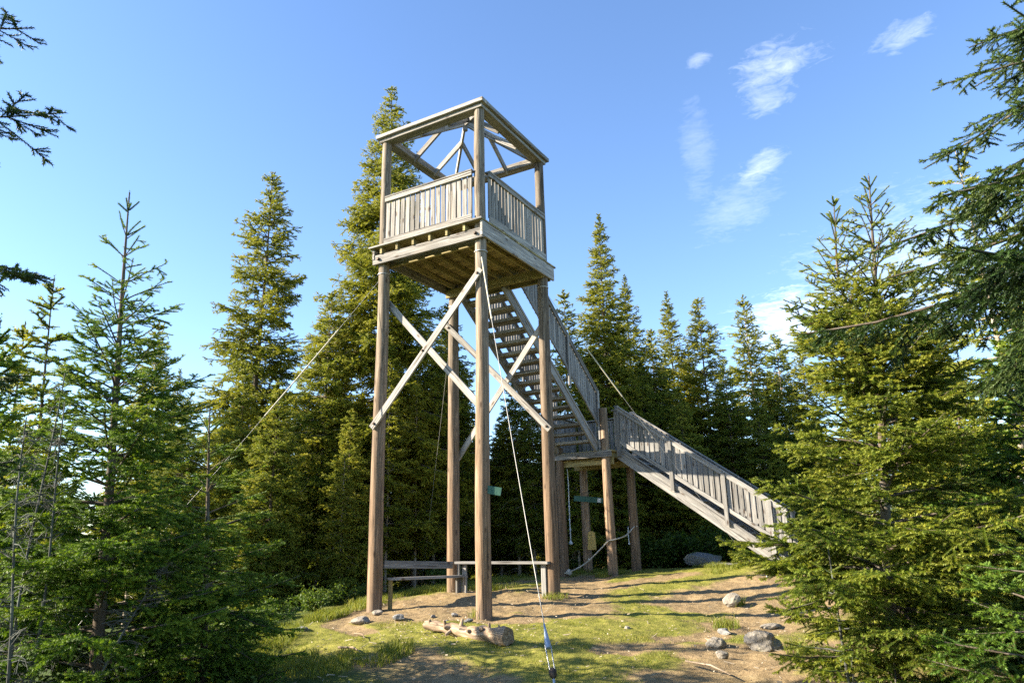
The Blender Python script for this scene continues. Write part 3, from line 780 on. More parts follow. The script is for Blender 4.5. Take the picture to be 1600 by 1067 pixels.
def axis_coords(lo, hi, step):
    c = np.arange(lo, hi + step / 2, step); g = [step]; 
    out = []; d = step; p = 0
    while p < 2600: d *= 1.35; p += d; out.append(p)
    return np.concatenate([(lo - np.array(out))[::-1], c, hi + np.array(out)])
gx = axis_coords(-8, 11.5, .055); gy = axis_coords(-8.5, 7.5, .055)
XX, YY = np.meshgrid(gx, gy, indexing='ij')
ZZ = ground(XX, YY)
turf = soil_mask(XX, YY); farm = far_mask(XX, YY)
near = (np.abs(XX - 1.75) < 10.5) & (np.abs(YY + .5) < 9)
ZZ = ZZ + np.where(near, (fbm(XX * 4, YY * 4, 4, 11) - .5) * .07 + (fbm(XX * 14, YY * 14, 2, 15) - .5) * .022 + (turf - .5) * .025, 0)
nx, ny = XX.shape
V = np.stack([XX, YY, ZZ], -1).reshape(-1, 3).astype('f')
ii, jj = np.meshgrid(np.arange(nx - 1), np.arange(ny - 1), indexing='ij'); a = (ii * ny + jj).ravel()
Fq = np.stack([a, a + ny, a + ny + 1, a + 1], 1).astype(np.int32)
me = bpy.data.meshes.new('ground')
me.vertices.add(len(V)); me.vertices.foreach_set('co', V.ravel())
me.loops.add(Fq.size); me.loops.foreach_set('vertex_index', Fq.ravel())
me.polygons.add(len(Fq)); me.polygons.foreach_set('loop_start', np.arange(len(Fq), dtype=np.int32) * 4)
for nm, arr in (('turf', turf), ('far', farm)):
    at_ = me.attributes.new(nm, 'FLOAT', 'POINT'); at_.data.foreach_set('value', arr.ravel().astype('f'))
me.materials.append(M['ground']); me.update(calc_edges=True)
me.polygons.foreach_set('use_smooth', np.ones(len(Fq), bool))
tag(link('ground', me), kind='structure')

# ------------------------------------------------------------------ grass
def blades(name, xs, ys, h, w, lean, tint, rng):
    n = len(xs); z = ground(xs, ys)
    az = rng.uniform(0, 6.283, n); b = np.stack([np.cos(az), np.sin(az), np.zeros(n)], 1)
    az2 = rng.uniform(0, 6.283, n); l = np.stack([np.cos(az2), np.sin(az2), np.zeros(n)], 1)
    P = np.stack([xs, ys, z - .01], 1); h = h[:, None]
    m = P + l * h * lean * .35 + np.array([0, 0, 1.]) * h * .6
    t = P + l * h * lean + np.array([0, 0, 1.]) * h * (1.05 - .4 * lean)
    w = w[:, None]
    V = np.stack([P - b * w, P + b * w, m + b * w * .7, P - b * w, m + b * w * .7, m - b * w * .7, m - b * w * .7, m + b * w * .7, t], 1).reshape(-1, 3)
    return V, np.repeat(tint, 9)
rng = np.random.default_rng(3)
def scatter(n, x0, x1, y0, y1, keep):
    x = rng.uniform(x0, x1, n); y = rng.uniform(y0, y1, n)
    k = keep(x, y) > rng.random(n)
    return x[k], y[k]
xs, ys = scatter(520000, -5.2, 11, -7.5, 4.5, lambda x, y: np.clip((soil_mask(x, y) - .30) * 1.3, 0, 1) * (1 - .6 * far_mask(x, y)) * np.clip(1.25 - np.hypot(x + 10, y + 6.5) / 26, .2, 1))
nz = fbm(xs * .8, ys * .8, 3, 55)
V1, t1 = blades('g', xs, ys, rng.uniform(.015, .045, len(xs)) * (.5 + 1.1 * nz), np.full(len(xs), .0032), .7, np.clip(rng.normal(.47, .2, len(xs)) + (nz - .5) * .8, 0, 1), rng)
tag(link('short_grass', tri_mesh('short_grass', V1, 3, t1, M['grassb'])), kind='stuff')
# taller tufts at the edges, round the post feet and below the tower
px, py = [], []
def tuft_area(cx, cy, rx, ry, n, ang=0.0):
    a = rng.uniform(0, 6.283, n); r = np.sqrt(rng.random(n))
    u = np.cos(a) * r * rx; v = np.sin(a) * r * ry
    px.append(cx + u * math.cos(ang) - v * math.sin(ang)); py.append(cy + u * math.sin(ang) + v * math.cos(ang))
tuft_area(-2.4, 2.6, 1.5, .7, 6000, .7); tuft_area(-4.0, 1.0, 1.1, .8, 5200); tuft_area(-.5, 2.9, .6, .35, 2200, .3); tuft_area(.4, 3.0, .7, .3, 1500)
tuft_area(2.9, 2.9, .6, .6, 1600); tuft_area(3.4, 2.2, .5, .35, 1400); tuft_area(3.6, 1.8, .5, .3, 900); tuft_area(2.3, -.12, .35, .22, 900); tuft_area(.05, .1, .22, .2, 110)
tuft_area(7.4, .9, .7, .3, 900); tuft_area(8.4, 1.9, .6, .5, 1100); tuft_area(9.0, -1.2, 1.2, .35, 2600, .5); tuft_area(7.8, -2.4, 1.3, .45, 2600, -.3); tuft_area(3.3, -3.25, .2, .12, 220); tuft_area(1.1, -3.6, .35, .2, 300)
tuft_area(-2.6, -6.4, 1.2, .7, 4200); tuft_area(-.4, -4.9, .3, .2, 300); tuft_area(-3.4, -.1, 1.0, .5, 2500, -.4); tuft_area(9.6, 2.4, 1.6, .9, 2500); tuft_area(2.9, 3.6, 2.2, .5, 3600); tuft_area(5.6, 3.6, 2, .7, 3000)
px = np.concatenate(px); py = np.concatenate(py)
nz = fbm(px * 2.0, py * 2.0, 3, 91)
k = rng.random(len(px)) < np.clip((nz - .28) * 3.0, .05, 1); px, py, nz = px[k], py[k], nz[k]
V2, t2 = blades('g', px, py, rng.uniform(.06, .20, len(px)) * (.45 + nz), np.full(len(px), .0042), .55, np.clip(rng.normal(.40, .18, len(px)), 0, 1), rng)
tag(link('tall_grass', tri_mesh('tall_grass', V2, 3, t2, M['grassb'])), kind='stuff')

# ------------------------------------------------------------------ litter of chips and twigs
n = 800
x = np.concatenate([rng.uniform(-4.5, 4, n), rng.normal(-1.6, .6, 250)]); y = np.concatenate([rng.uniform(-6, 2.6, n), rng.normal(-.6, .9, 250)]); n = len(x)
z = ground(x, y) + .028
az = rng.uniform(0, 6.283, n); L = rng.uniform(.006, .026, n) + rng.uniform(.01, .05, n) * (rng.random(n) < .08); wd = rng.uniform(.002, .006, n)
d = np.stack([np.cos(az), np.sin(az), rng.normal(0, .25, n)], 1) * L[:, None]; s = np.stack([-np.sin(az), np.cos(az), rng.normal(0, .3, n)], 1) * wd[:, None]
P = np.stack([x, y, z], 1); up = np.array([0, 0, .006])
A, B, C_, D = P - d - s, P + d - s * .6, P + d + s, P - d + s * .7
quads = np.stack([A + up, B + up, C_ + up, D + up, A, B, B + up, A + up, D + up, C_ + up, C_, D], 1).reshape(-1, 3)
tag(link('wood_chips', tri_mesh('wood_chips', quads, 4, np.zeros(len(quads)), M['chip'])), kind='stuff')

# ------------------------------------------------------------------ stones
import bmesh
def rock_mesh(name, size, seed, mat, cuts=9, rough=.12, sub=4):
    rg = np.random.default_rng(seed)
    bm = bmesh.new(); bmesh.ops.create_icosphere(bm, subdivisions=sub, radius=1.0)
    P = np.array([v.co[:] for v in bm.verts])
    for i in range(cuts):
        nrm = norm(rg.normal(size=3)); dd = rg.uniform(.55, .9)
        q = P @ nrm - dd
        P = P - np.outer(np.clip(q, 0, None) * .9, nrm)
    f1 = fbm(P[:, 0] * 2 + seed, P[:, 1] * 2 + P[:, 2] * 1.7, 4, seed) - .5
    f2 = fbm(P[:, 2] * 3 + seed, P[:, 0] * 2.4 - P[:, 1] * 2.1, 4, seed + 3) - .5
    P = P * (1 + rough * (f1 + f2) * 2)[:, None] * np.array(size)
    for v, p in zip(bm.verts, P): v.co = p
    me = bpy.data.meshes.new(name); bm.to_mesh(me); bm.free()
    me.materials.append(M[mat]); return me
def rock(x, y, size, seed, mat, label, group=None, sink=.25, rot=0.0, tilt=(0, 0), rough=.12, name='rock'):
    size = tuple(c * .8 for c in size) if y < -3.5 else size
    o = link(name, rock_mesh(name, size, seed, mat, rough=rough, sub=4 if max(size) > .1 else 3), None, (x, y, float(ground(x, y)) + size[2] * (1 - 2 * sink)))
    o.rotation_euler = (tilt[0], tilt[1], rot)
    return tag(o, label, 'rock', group)
rock(9.55, -.92, (.36, .52, .25), 4, 'rock', 'large rounded grey boulder at the back of the clearing under the staircase', None, .12, .2, (.1, .05), name='boulder')
rock(8.75, -1.75, (.35, .75, .08), 9, 'rock', 'low flat grey slab lying in the grass beside the large boulder', None, .3, .1)
rock(-.40, -4.42, (.22, .32, .17), 21, 'palerock', 'jagged pale rock with sharp ridges breaking out of the bare soil at the lower right', None, .30, .5, (.25, -.3), .26)
rock(-.50, -3.86, (.15, .17, .11), 25, 'palerock', 'smooth rounded stone just left of the jagged pale rock', None, .36, .2)
rock(3.2, -3.18, (.15, .17, .14), 31, 'palerock', 'small pale upright stone with turf behind it on the trodden path', None, .2, .9, (0, .3))
rock(.55, -3.72, (.20, .12, .07), 35, 'rock', 'flat grey stone on the long shadow band right of the tower', None, .25, .7, (.2, 0))
rock(1.55, -4.15, (.12, .30, .06), 37, 'palerock', 'long flat pale stone half sunk in the path near the right spruce', None, .3, 1.2)
rock(-1.2, -4.12, (.09, .11, .07), 41, 'palerock', 'pale fist-sized stone in the soil below the jagged rock', None, .25, .7)
for i, (x, y, a, lab) in enumerate([(-.30, 1.98, .10, 'white flat stone at the foot of the left tower post'), (-.62, 1.25, .12, 'grey stone between the left and the front tower post'),
        (-.33, .78, .05, 'leftmost of the small stones on the soil left of the front post'), (-.12, .50, .07, 'dark small stone close left of the front tower post'), (-.50, -.02, .09, 'grey stone lying right in front of the front tower post'),
        (-.62, .30, .05, 'small stone on the soil just above the log'), (.12, -2.4, .06, 'single pale pebble on the turf inside the long shadow'), (-1.0, 1.75, .16, 'low pale stone at the turf edge left of the left post'), (-1.75, 2.25, .14, 'dark low stone at the far left edge of the turf')]):
    rock(x, y, (a, a * RNG.uniform(.7, 1.25), a * .5), 50 + i, 'palerock' if i in (0, 6, 7) else 'rock', lab, None, .25, RNG.uniform(0, 3), name='stone')

# ------------------------------------------------------------------ the log
P0 = Vector((-1.50, .05, 0)); P1 = Vector((-1.95, -1.62, 0))
P0.z = float(ground(P0.x, P0.y)) + .10; P1.z = float(ground(P1.x, P1.y)) + .105
lg = empty('log', (P0 + P1) / 2 - Vector((0, 0, .12)), 'short bleached log with broken branch stubs lying on the turf in front of the tower', 'log')
ax = P1 - P0; side = Vector((-ax.y, ax.x, 0)).normalized()
n = 26; pts = []; rad = []
for i in range(n):
    t = i / (n - 1)
    pts.append(P0 + ax * t + side * .025 * math.sin(t * 5) + Vector((0, 0, .015 * math.sin(t * 7 + 1))))
    rad.append((.060 + .052 * t + .008 * math.sin(t * 21) + .006 * math.sin(t * 43 + 2)) * (1 if 0 < i < n - 1 else .9))
MB().tube(pts, rad, 26, True, .65, wob=.13).build('stem', M['log'], lg)
for t, dv, L, r in [(.27, (-.3, .1, .9), .13, .035), (.44, (.1, -.2, 1), .19, .040), (.36, (-.95, .1, -.25), .22, .042), (.34, (-.8, .5, .35), .12, .045), (.72, (-.75, -.2, .5), .15, .055), (.78, (.2, .1, 1), .13, .03), (.60, (-.9, .2, .25), .08, .04), (.9, (-.2, .0, 1), .11, .022), (.08, (-.4, .1, .9), .12, .035)]:
    b0 = P0 + ax * t; dv = Vector(dv).normalized(); rr = .060 + .05 * t; L *= .75; r *= .62
    MB().tube([b0 + dv * rr * .6, b0 + dv * (rr + L * .35), b0 + dv * (rr + L * .6) + Vector((0, 0, -.01))], [r * 1.3, r * .95, r * .62], 10, True, .5, wob=.15).build('branch_stub', M['log'], lg)
for (x0, y0, x1, y1, r, lab) in [(-1.9, 1.05, -2.25, .55, .011, 'thin bare stick on the turf left of the log'), (-2.75, .55, -2.95, .0, .016, 'pale broken stick on the turf below the log'), (-1.9, -3.9, -2.3, -4.5, .013, 'crooked root-like stick on the bare soil at the lower right')]:
    pa = Vector((x0, y0, float(ground(x0, y0)) + .05)); pb = Vector((x1, y1, float(ground(x1, y1)) + .045)); pm = pa.lerp(pb, .5) + Vector((.04, -.03, .02))
    w = MB().tube([pa, pm, pb], [r, r * .9, r * .4], 6); o = link('stick', w.mesh('stick', M['log'])); tag(o, lab, 'stick')
# ------------------------------------------------------------------ trees near the camera
def one(label, x, y, H, lean, seed, Rm, mat='needle', name='spruce_tree', barkm='bark', group=None, **kw):
    ms = tree_meshes('spruce', mat, barkm, seed=seed, H=H, Rm=Rm, lean=lean, **kw)
    return place_tree(ms, x, y, label, group, name)

one('dark young spruce with a clear pointed top standing foremost at the left', -6.29, .12, 5.23, (-.23, .14), 11, 1.40, 'needle_shaded', lod='near', zb=.06, p=.85, whorl=.25, nb=6, fill=4, e_low=6, e_top=48, epow=1.0, droop=.22, hang=.14, dead=10, dens=1.0)
one('big bright spruce with twin leaders in front of the foot of the staircase', -2.53, -6.04, 5.20, (.03, -.50), 12, 1.6, 'needle', lod='near', zb=.08, p=.82, whorl=.23, nb=7, fill=5, e_top=50, e_low=4, epow=1.0, droop=.22, hang=.14,
    tops=[(0, 0, 1.0, 0.0), (.02, .36, .965, .52)], dead=16, dens=1.05, barkm='bark', tbase=.34)
one('tall spruce at the right edge reaching drooping fringed branches into the sky', -4.48, -7.60, 6.45, (-.22, -1.0), 13, 2.1, 'needle_silhouette', lod='near', zb=.46, p=.55, whorl=.44, nb=5, fill=1, e_top=0, e_low=-10, droop=.22, up=.14, hang=.36, l2f=.46, dead=0, dens=1.05)
one('tall spruce at the left edge with single branches reaching in over the sky', -8.59, -1.53, 7.2, (-.87, .24), 14, 1.12, 'needle_silhouette', lod='near', zb=.30, p=.3, whorl=.70, nb=4, fill=0, e_top=16, e_low=-4, droop=.2, hang=.2, dead=0, dens=.95)
one('young bushy spruce in the shade in front of the left forest edge', -4.94, .39, 3.1, (-.16, .12), 15, 1.25, 'needle_shaded', lod='near', zb=.05, p=.75, whorl=.22, nb=6, fill=4, dead=6, dens=.85)
one('thin spruce with a sparse crown beside the dark pointed spruce', -5.47, 3.10, 5.17, (-.22, .11), 16, .75, 'needle', lod='fine', zb=.18, p=.7, whorl=.26, nb=4, fill=2, e_top=40, gap=.2, dead=18, tr=.05)
one('leaning thin spruce at the far left whose top is half bare', -5.53, 3.69, 4.67, (-.16, .08), 17, .8, 'needle', lod='fine', zb=.2, p=.7, whorl=.3, nb=4, fill=1, gap=.3, dead=18, tr=.045)
one('dense low spruce filling the left edge of the picture', -6.54, 1.95, 4.1, (-.20, .09), 18, 1.25, 'needle_shaded', lod='fine', zb=.08, p=.8, whorl=.28, fill=3)
one('mid-height spruce close behind the big twin-topped spruce', -.0, -6.75, 3.41, (-.01, -.32), 20, 1.35, 'needle', lod='fine', zb=.06, p=.7, whorl=.26, fill=3)
one('dark bushy spruce at the right edge below the drooping branches', -1.02, -7.35, 3.66, (-.03, -.37), 21, 1.45, 'needle_shaded', lod='fine', zb=.05, p=.6, whorl=.26, fill=3)
one('low dark spruce in the lower right corner of the picture', -3.9, -7.25, 1.75, (0, -.1), 22, 1.0, 'needle_shaded', lod='near', zb=.04, p=.6, whorl=.2, fill=2, dead=2, dens=.7)
one('slender bare-stemmed sapling in front of the big twin-topped spruce', -3.16, -5.75, 1.45, (0, .03), 23, .42, 'needle', name='sapling', barkm='greybark', lod='near', zb=.25, p=.5, whorl=.17, nb=4, fill=1, gap=.25, dead=14, tr=.018, dens=.6)
one('leaning spruce with a pale sunlit stem and thin crown behind the right edge branches', 2.44, -7.86, 7.3, (0, .1), 24, 1.5, 'needle', barkm='sunlit_trunk', lod='mid', zb=.16, p=.55, whorl=.42, nb=4, fill=1, gap=.22, e_top=30, droop=.3, dead=16, tr=.085)
# grey lichen-hung dead stems at the lower left
def snag(x, y, H, lean, seed, label):
    rg = random.Random(seed); w = MB(); gz = float(ground(x, y))
    root = empty('dead_tree', (x, y, gz - .03), label, 'dead tree', 'dead stems at the lower left')
    ax_ = [Vector((lean[0] * q, lean[1] * q, H * q)) + Vector((.03 * math.sin(q * 6 + seed), .03 * math.cos(q * 5 + seed), 0)) for q in np.linspace(0, 1, 9)]
    w.tube(ax_, [.012 * (1 - .8 * q) + .003 for q in np.linspace(0, 1, 9)], 7, False)
    t = w
    for i in range(46):
        q = rg.uniform(.12, .98); k = min(7, int(q * 8)); b0 = ax_[k].lerp(ax_[k + 1], q * 8 - k)
        az = rg.uniform(0, 6.283); L = rg.uniform(.15, .55) * (1.15 - q); e = rg.uniform(-.3, .45)
        d = Vector((math.cos(az), math.sin(az), e)); m = b0 + d * L * .55 + Vector((0, 0, .02)); e_ = b0 + d * L
        t.tube([b0, m, e_], [.006, .004, .0015], 3, False)
        for j in range(5):
            p = b0.lerp(e_, rg.uniform(.3, 1)); dd = Vector((rg.uniform(-1, 1), rg.uniform(-1, 1), rg.uniform(-1.1, .5))) * rg.uniform(.05, .13)
            t.tube([p, p + dd * .6, p + dd], [.0035, .003, .001], 3, False)
    o = link('trunk', w.mesh('trunk', M['greybark'])); o.parent = root
for i, (x, y, H, ln, lab) in enumerate([(-6.95, -.05, 2.9, (-.02, .06), 'grey lichen-hung dead stem standing upright at the lower left'), (-7.22, -.25, 2.7, (-.14, .1), 'grey dead stem nearest the left edge, leaning left'),
        (-6.75, -.15, 1.5, (.55, -.42), 'bent grey dead sapling leaning right in front of the dark pointed spruce'), (-7.05, .15, 3.2, (.08, .0), 'tallest of the grey dead stems at the lower left')]):
    snag(x, y, H, ln, 100 + i, lab)

# ------------------------------------------------------------------ trees further off: a few grown kinds, then copies
K = {}
K['tall'] = tree_meshes('tall_spruce', 'needle_sunlit', seed=31, H=15.7, Rm=3.0, lod='fine', zb=.08, p=.72, whorl=.30, nb=6, fill=4, droop=.36, e_low=-8, e_top=32, hang=.36, gap=.08, dead=40, tr=.15, dens=.85, mess=1.0, fluff=.38)
K['ragged'] = tree_meshes('ragged_spruce', 'needle_sunlit', seed=32, H=11.1, Rm=1.9, lod='fine', zb=.07, p=.55, whorl=.28, nb=5, fill=5, droop=.36, e_low=-10, e_top=30, hang=.36, gap=.12, dead=30, tr=.11, dens=.9, mess=1.0, fluff=.38)
K['slim'] = tree_meshes('slim_spruce', 'needle_sunlit', seed=33, H=12.2, Rm=2.1, lod='fine', zb=.10, p=.85, whorl=.25, nb=6, fill=5, droop=.36, e_low=-10, e_top=36, hang=.34, gap=.08, dead=30, tr=.10, dens=.9, mess=1.0, fluff=.4)
K['bushy'] = tree_meshes('bushy_spruce', 'needle', seed=34, H=7.2, Rm=1.8, lod='fine', zb=.04, p=.78, whorl=.24, nb=6, fill=5, droop=.28, e_low=-4, e_top=40, hang=.24, dead=14, tr=.08, dens=.9, mess=1.0, fluff=.35)
K['sparse'] = tree_meshes('sparse_spruce', 'needle_sunlit', 'sunlit_trunk', seed=35, H=9.0, Rm=1.5, lod='fine', zb=.20, p=.7, whorl=.28, nb=5, fill=4, droop=.34, e_low=-8, e_top=36, hang=.34, gap=.12, dead=44, tr=.08, dens=.9, mess=1.0, fluff=.38)
K['old'] = tree_meshes('old_spruce', 'needle', 'sunlit_trunk', seed=36, H=9.5, Rm=1.95, lod='fine', zb=.18, p=.7, whorl=.26, nb=6, fill=5, droop=.38, e_low=-12, e_top=36, hang=.36, gap=.08, dead=46, tr=.10, dens=.9, mess=1.0, fluff=.38)
HK = dict(tall=15.7, ragged=11.1, slim=12.2, bushy=7.2, sparse=9.0, old=9.5)
GR = 'spruces of the forest round the clearing'
def far_tree(kind, x, y, H, rot, label, group=GR):
    s = H / HK[kind]
    place_tree(K[kind], x, y, label, group, 'spruce_tree', rot, s)
SINGLE = [
    ('tall', 5.50, 6.91, 15.76, .4, 'tallest spruce of all, rising behind the left side of the tower above its roof'),
    ('ragged', 4.60, 11.31, 14.1, 1.0, 'tall ragged spruce with a blunt top midway between the dark left spruce and the tower'),
    ('old', 3.70, 7.39, 8.3, 2.0, 'broad sunlit spruce left of the tower below the tallest one'),
    ('bushy', 1.5, 6.8, 5.3, 3.1, 'bushy golden spruce right of the ragged tall one at the forest edge'),
    ('slim', 11.70, 2.42, 12.25, .2, 'tall slim spruce just right of the upper stair railing'),
    ('slim', 13.86, 2.41, 10.96, 1.7, 'slim spruce half hidden to the right of the tallest one behind the stairs'),
    ('sparse', 10.24, 3.25, 9.13, .8, 'thin spruce tip showing above the upper stair railing beside the right post'),
    ('slim', 16.25, 1.59, 11.39, 2.6, 'narrow spruce standing above the landing railing, left of the pair over the stairs'),
    ('ragged', 15.61, .17, 10.39, 3.6, 'spruce with a golden ragged crown, left one of the pair above the lower flight'),
    ('sparse', 18.92, -.82, 12.25, 4.4, 'pointed spruce, right one of the pair above the lower flight'),
    ('old', 18.12, -2.02, 9.94, 5.0, 'spruce next to the left side of the big twin-topped one, against the cloud'),
    ('bushy', 13.04, 1.72, 7.2, 1.1, 'low broad spruce directly behind the landing'),
    ('old', 14.81, -.74, 7.49, 2.2, 'mid-height spruce behind the middle of the lower stair flight'),
    ('bushy', 12.47, .26, 5.83, 3.3, 'short spruce behind the top of the lower stair flight'),
    ('ragged', 16.26, -3.14, 8.32, 4.1, 'spruce peeping out behind the left flank of the big twin-topped one'),
    ('bushy', 14.03, -1.88, 6.1, 5.2, 'dark spruce behind the foot of the lower flight'),
    ('old', -.35, 7.55, 5.0, 2.4, 'golden spruce at the forest edge just right of the dark pointed one'),
    ('bushy', 2.2, 8.9, 6.2, 2.2, 'sunlit spruce at the forest edge just left of the slanting guy wire'),
    ('sparse', .55, 10.4, 7.6, .9, 'thin spruce rising behind the golden one at the left'),
    ('bushy', 5.40, -8.48, 5.12, .7, 'sunlit spruce at the right edge behind the dark drooping branches'),
    ('old', 8.50, -6.97, 5.95, 1.9, 'spruce far behind the twin-topped one at the right'),
    ('bushy', 11.44, -5.08, 5.64, 2.9, 'spruce far behind, hidden by the left half of the twin-topped one'),
]
for q in SINGLE: far_tree(*q)
BACK = 'dark spruce in the shaded forest wall behind the tower legs'
for i, (k, x, y, H) in enumerate([('old', 8.3, 6.6, 8.9), ('old', 9.4, 4.7, 6.6), ('slim', 9.3, 7.4, 9.2), ('old', 8.93, 3.9, 5.4), ('old', 10.04, 5.72, 5.2), ('old', 7.3, 6.4, 7.2), ('sparse', 7.66, 7.42, 7.0), ('old', 9.2, 2.6, 4.8), ('bushy', 10.6, 1.9, 4.6), 
        ('sparse', 5.4, 5.6, 5.6), ('sparse', 4.2, 5.6, 6.0), ('old', 11.8, 4.6, 6.0), ('old', 12.5, 7.0, 6.2), ('bushy', 6.0, 8.8, 6.5), ('old', 9.0, 8.3, 6.8), ('bushy', 3.1, 5.9, 4.6), ('sparse', 2.6, 5.6, 3.4)]):
    far_tree(k, x, y, H, i * 1.7, BACK, 'spruces of the forest wall behind the tower legs')
rg = random.Random(5)
FAR = 'spruce deep in the forest, showing only through gaps between nearer trees'
for i in range(84):
    a = R(rg.uniform(-12, 70)); d = rg.uniform(24.5, 44)
    if math.degrees(a) > 44: d = rg.uniform(24, 37)
    x = -10.5 + d * math.cos(a); y = -6.7 + d * math.sin(a)
    rel = math.degrees(a)
    if -6 < rel < 14: H = rg.uniform(7, 9.5)
    elif 27 < rel < 36: H = rg.uniform(6, 8)
    elif rel > 44: H = rg.uniform(6.2, 9.0)
    else: H = rg.uniform(6.5, 9.5)
    H += 0.0
    far_tree(rg.choice(['bushy', 'old', 'slim', 'sparse']), x, y, H, rg.uniform(0, 6), FAR, 'spruces deep in the forest')

# ------------------------------------------------------------------ leafy shrubs
def shrub_mesh(seed, Rr, H, n, leaf):
    rg_ = np.random.default_rng(seed); w = MB(); pts = []
    for i in range(16):
        az = rg_.uniform(0, 6.283); sp = rg_.uniform(.1, 1) * Rr; h = H * rg_.uniform(.5, 1) * (1 - .35 * sp / Rr)
        p = [np.array([math.cos(az) * sp * q ** 1.3, math.sin(az) * sp * q ** 1.3, h * q]) for q in (0, .35, .7, 1)]
        w.tube(p, [.012, .009, .006, .002], 4, False)
        for j in range(n // 16):
            q = rg_.uniform(.25, 1); k = min(2, int(q * 3)); b_ = p[k] + (p[k + 1] - p[k]) * (q * 3 - k)
            pts.append(b_ + rg_.normal(0, .13, 3) * np.array([1, 1, .8]) * Rr)
    P = np.array(pts); P[:, 2] = np.abs(P[:, 2]) + .02; m = len(P)
    u = norm(rg_.normal(size=(m, 3))); u[:, 2] *= .6; u = norm(u); v = norm(np.cross(u, norm(rg_.normal(size=(m, 3)))))
    l = leaf * rg_.uniform(.6, 1.3, m)[:, None]
    V = np.stack([P - u * l, P + v * l * .5 - u * l * .1, P + u * l, P - v * l * .5 - u * l * .1], 1).reshape(-1, 3)
    T = np.repeat(np.clip(rg_.normal(.45, .2, m) + P[:, 2] / H * .1, 0, 1), 4)
    return w.mesh('shrub_stems', M['bark']), tri_mesh('shrub_leaves', V, 4, T, M['leaf'])
SH = [shrub_mesh(61, .75, 1.0, 2400, .042), shrub_mesh(62, .6, .7, 2200, .034), shrub_mesh(63, .45, .38, 1800, .024)]
def shrub(k, x, y, s, label, group, rot):
    o = empty('shrub', (x, y, float(ground(x, y)) - .03), label, 'shrub', group); o.scale = (s, s, s); o.rotation_euler = (0, 0, rot)
    for nm, me_ in zip(('stems', 'foliage'), SH[k]):
        q = bpy.data.objects.new(nm, me_); COL.objects.link(q); q.parent = o
for i, (k, x, y, s, lab) in enumerate([(0, 11.2, -.2, 1.5, 'bright green leafy shrub behind the rear landing post'), (0, 11.0, -1.3, 1.35, 'leafy shrub directly behind the large boulder'), (0, 10.6, .7, 1.2, 'leafy shrub behind the landing posts'),
        (0, 11.3, -2.6, 1.3, 'leafy shrub under the foot of the stairs'), (1, 9.6, 2.6, 1.0, 'low shrub behind the yellow box'), (1, .25, 4.1, .75, 'sunlit low shrub just left of the left tower post'), (1, -.7, 4.1, .7, 'leafy shrub at the sunny edge left of the tower'),
        (1, -1.4, 3.5, .65, 'low shrub beside the turf edge at the left'), (1, 1.3, 4.4, .75, 'shrub behind the bench between the posts'), (1, 2.4, 4.5, .7, 'shrub behind the back post'), (2, -3.9, 1.5, 1.3, 'low green bilberry clump at the lower left turf edge'),
        (2, -4.6, .9, 1.3, 'bilberry clump in the shade at the bottom left'), (2, -3.3, 2.2, 1.3, 'bilberry clump left of the turf corner'), (2, -4.9, -.1, 1.2, 'bilberry clump at the bottom edge of the picture'), (2, -5.6, 1.3, 1.4, 'bilberry clump below the dark pointed spruce'),
        (2, -2.9, 2.9, 1.5, 'sunlit bilberry clump under the left spruces'), (2, -4.3, 2.3, 1.5, 'sunlit bilberry clump farther in under the left spruces'), (2, -3.2, -6.9, 1.4, 'bright low clump at the bottom right under the sapling'), (2, -2.4, -6.9, 1.3, 'bright low clump under the twin-topped spruce'),
        (1, 4.6, 4.1, 1.0, 'shrub at the forest edge behind the bench, right of the back post')]):
    shrub(k, x, y, s, lab, 'leafy shrubs round the clearing', i * 1.3)

# ------------------------------------------------------------------ sky, sun, camera
SUN_EL = R(26); d = Vector((.575, -.818, 0)).normalized()
sun_to = Vector((-d.x * math.cos(SUN_EL), -d.y * math.cos(SUN_EL), math.sin(SUN_EL)))
w = bpy.data.worlds.new('World'); scene.world = w; w.use_nodes = True
nt = w.node_tree; nt.nodes.clear(); g = G(nt)
sky = g.n('ShaderNodeTexSky'); sky.sky_type = 'NISHITA'; sky.sun_disc = False
sky.sun_elevation = SUN_EL; sky.sun_rotation = math.atan2(sun_to.x, sun_to.y)
sky.altitude = 600; sky.air_density = 1.0; sky.dust_density = .3; sky.ozone_density = 2.0
V3 = g.n('ShaderNodeTexCoord').outputs['Generated']
inv = g.math('DIVIDE', 1.0, g.math('MAXIMUM', g.dot(V3, (0, 0, 1)), .05))
pv = g.n('ShaderNodeVectorMath', operation='SCALE'); g.l(V3, pv.inputs[0]); g.l(inv, pv.inputs['Scale'])
t1 = Vector((.5047 - .55 * .866, -.8631 - .55 * .5, 0)).normalized(); t2 = Vector((-t1.y, t1.x, 0))
cv = g.n('ShaderNodeCombineXYZ'); g.l(g.dot(pv.outputs[0], tuple(t1 * 5.5)), cv.inputs[0]); g.l(g.dot(pv.outputs[0], tuple(t2 * 7.0)), cv.inputs[1])
cv2 = g.n('ShaderNodeCombineXYZ'); g.l(g.dot(pv.outputs[0], tuple(t1 * 22.0)), cv2.inputs[0]); g.l(g.dot(pv.outputs[0], tuple(t2 * 27.0)), cv2.inputs[1])
wisp = g.noise(cv.outputs[0], 1.0, 7, .62, .8)
wisp2 = g.noise(cv2.outputs[0], 1.0, 6, .65, 1.0)
tex = g.math('ADD', g.math('MULTIPLY', wisp, .55), g.math('MULTIPLY', wisp2, .45))
Lr = Vector((.5047, -.8631, 0)).normalized()
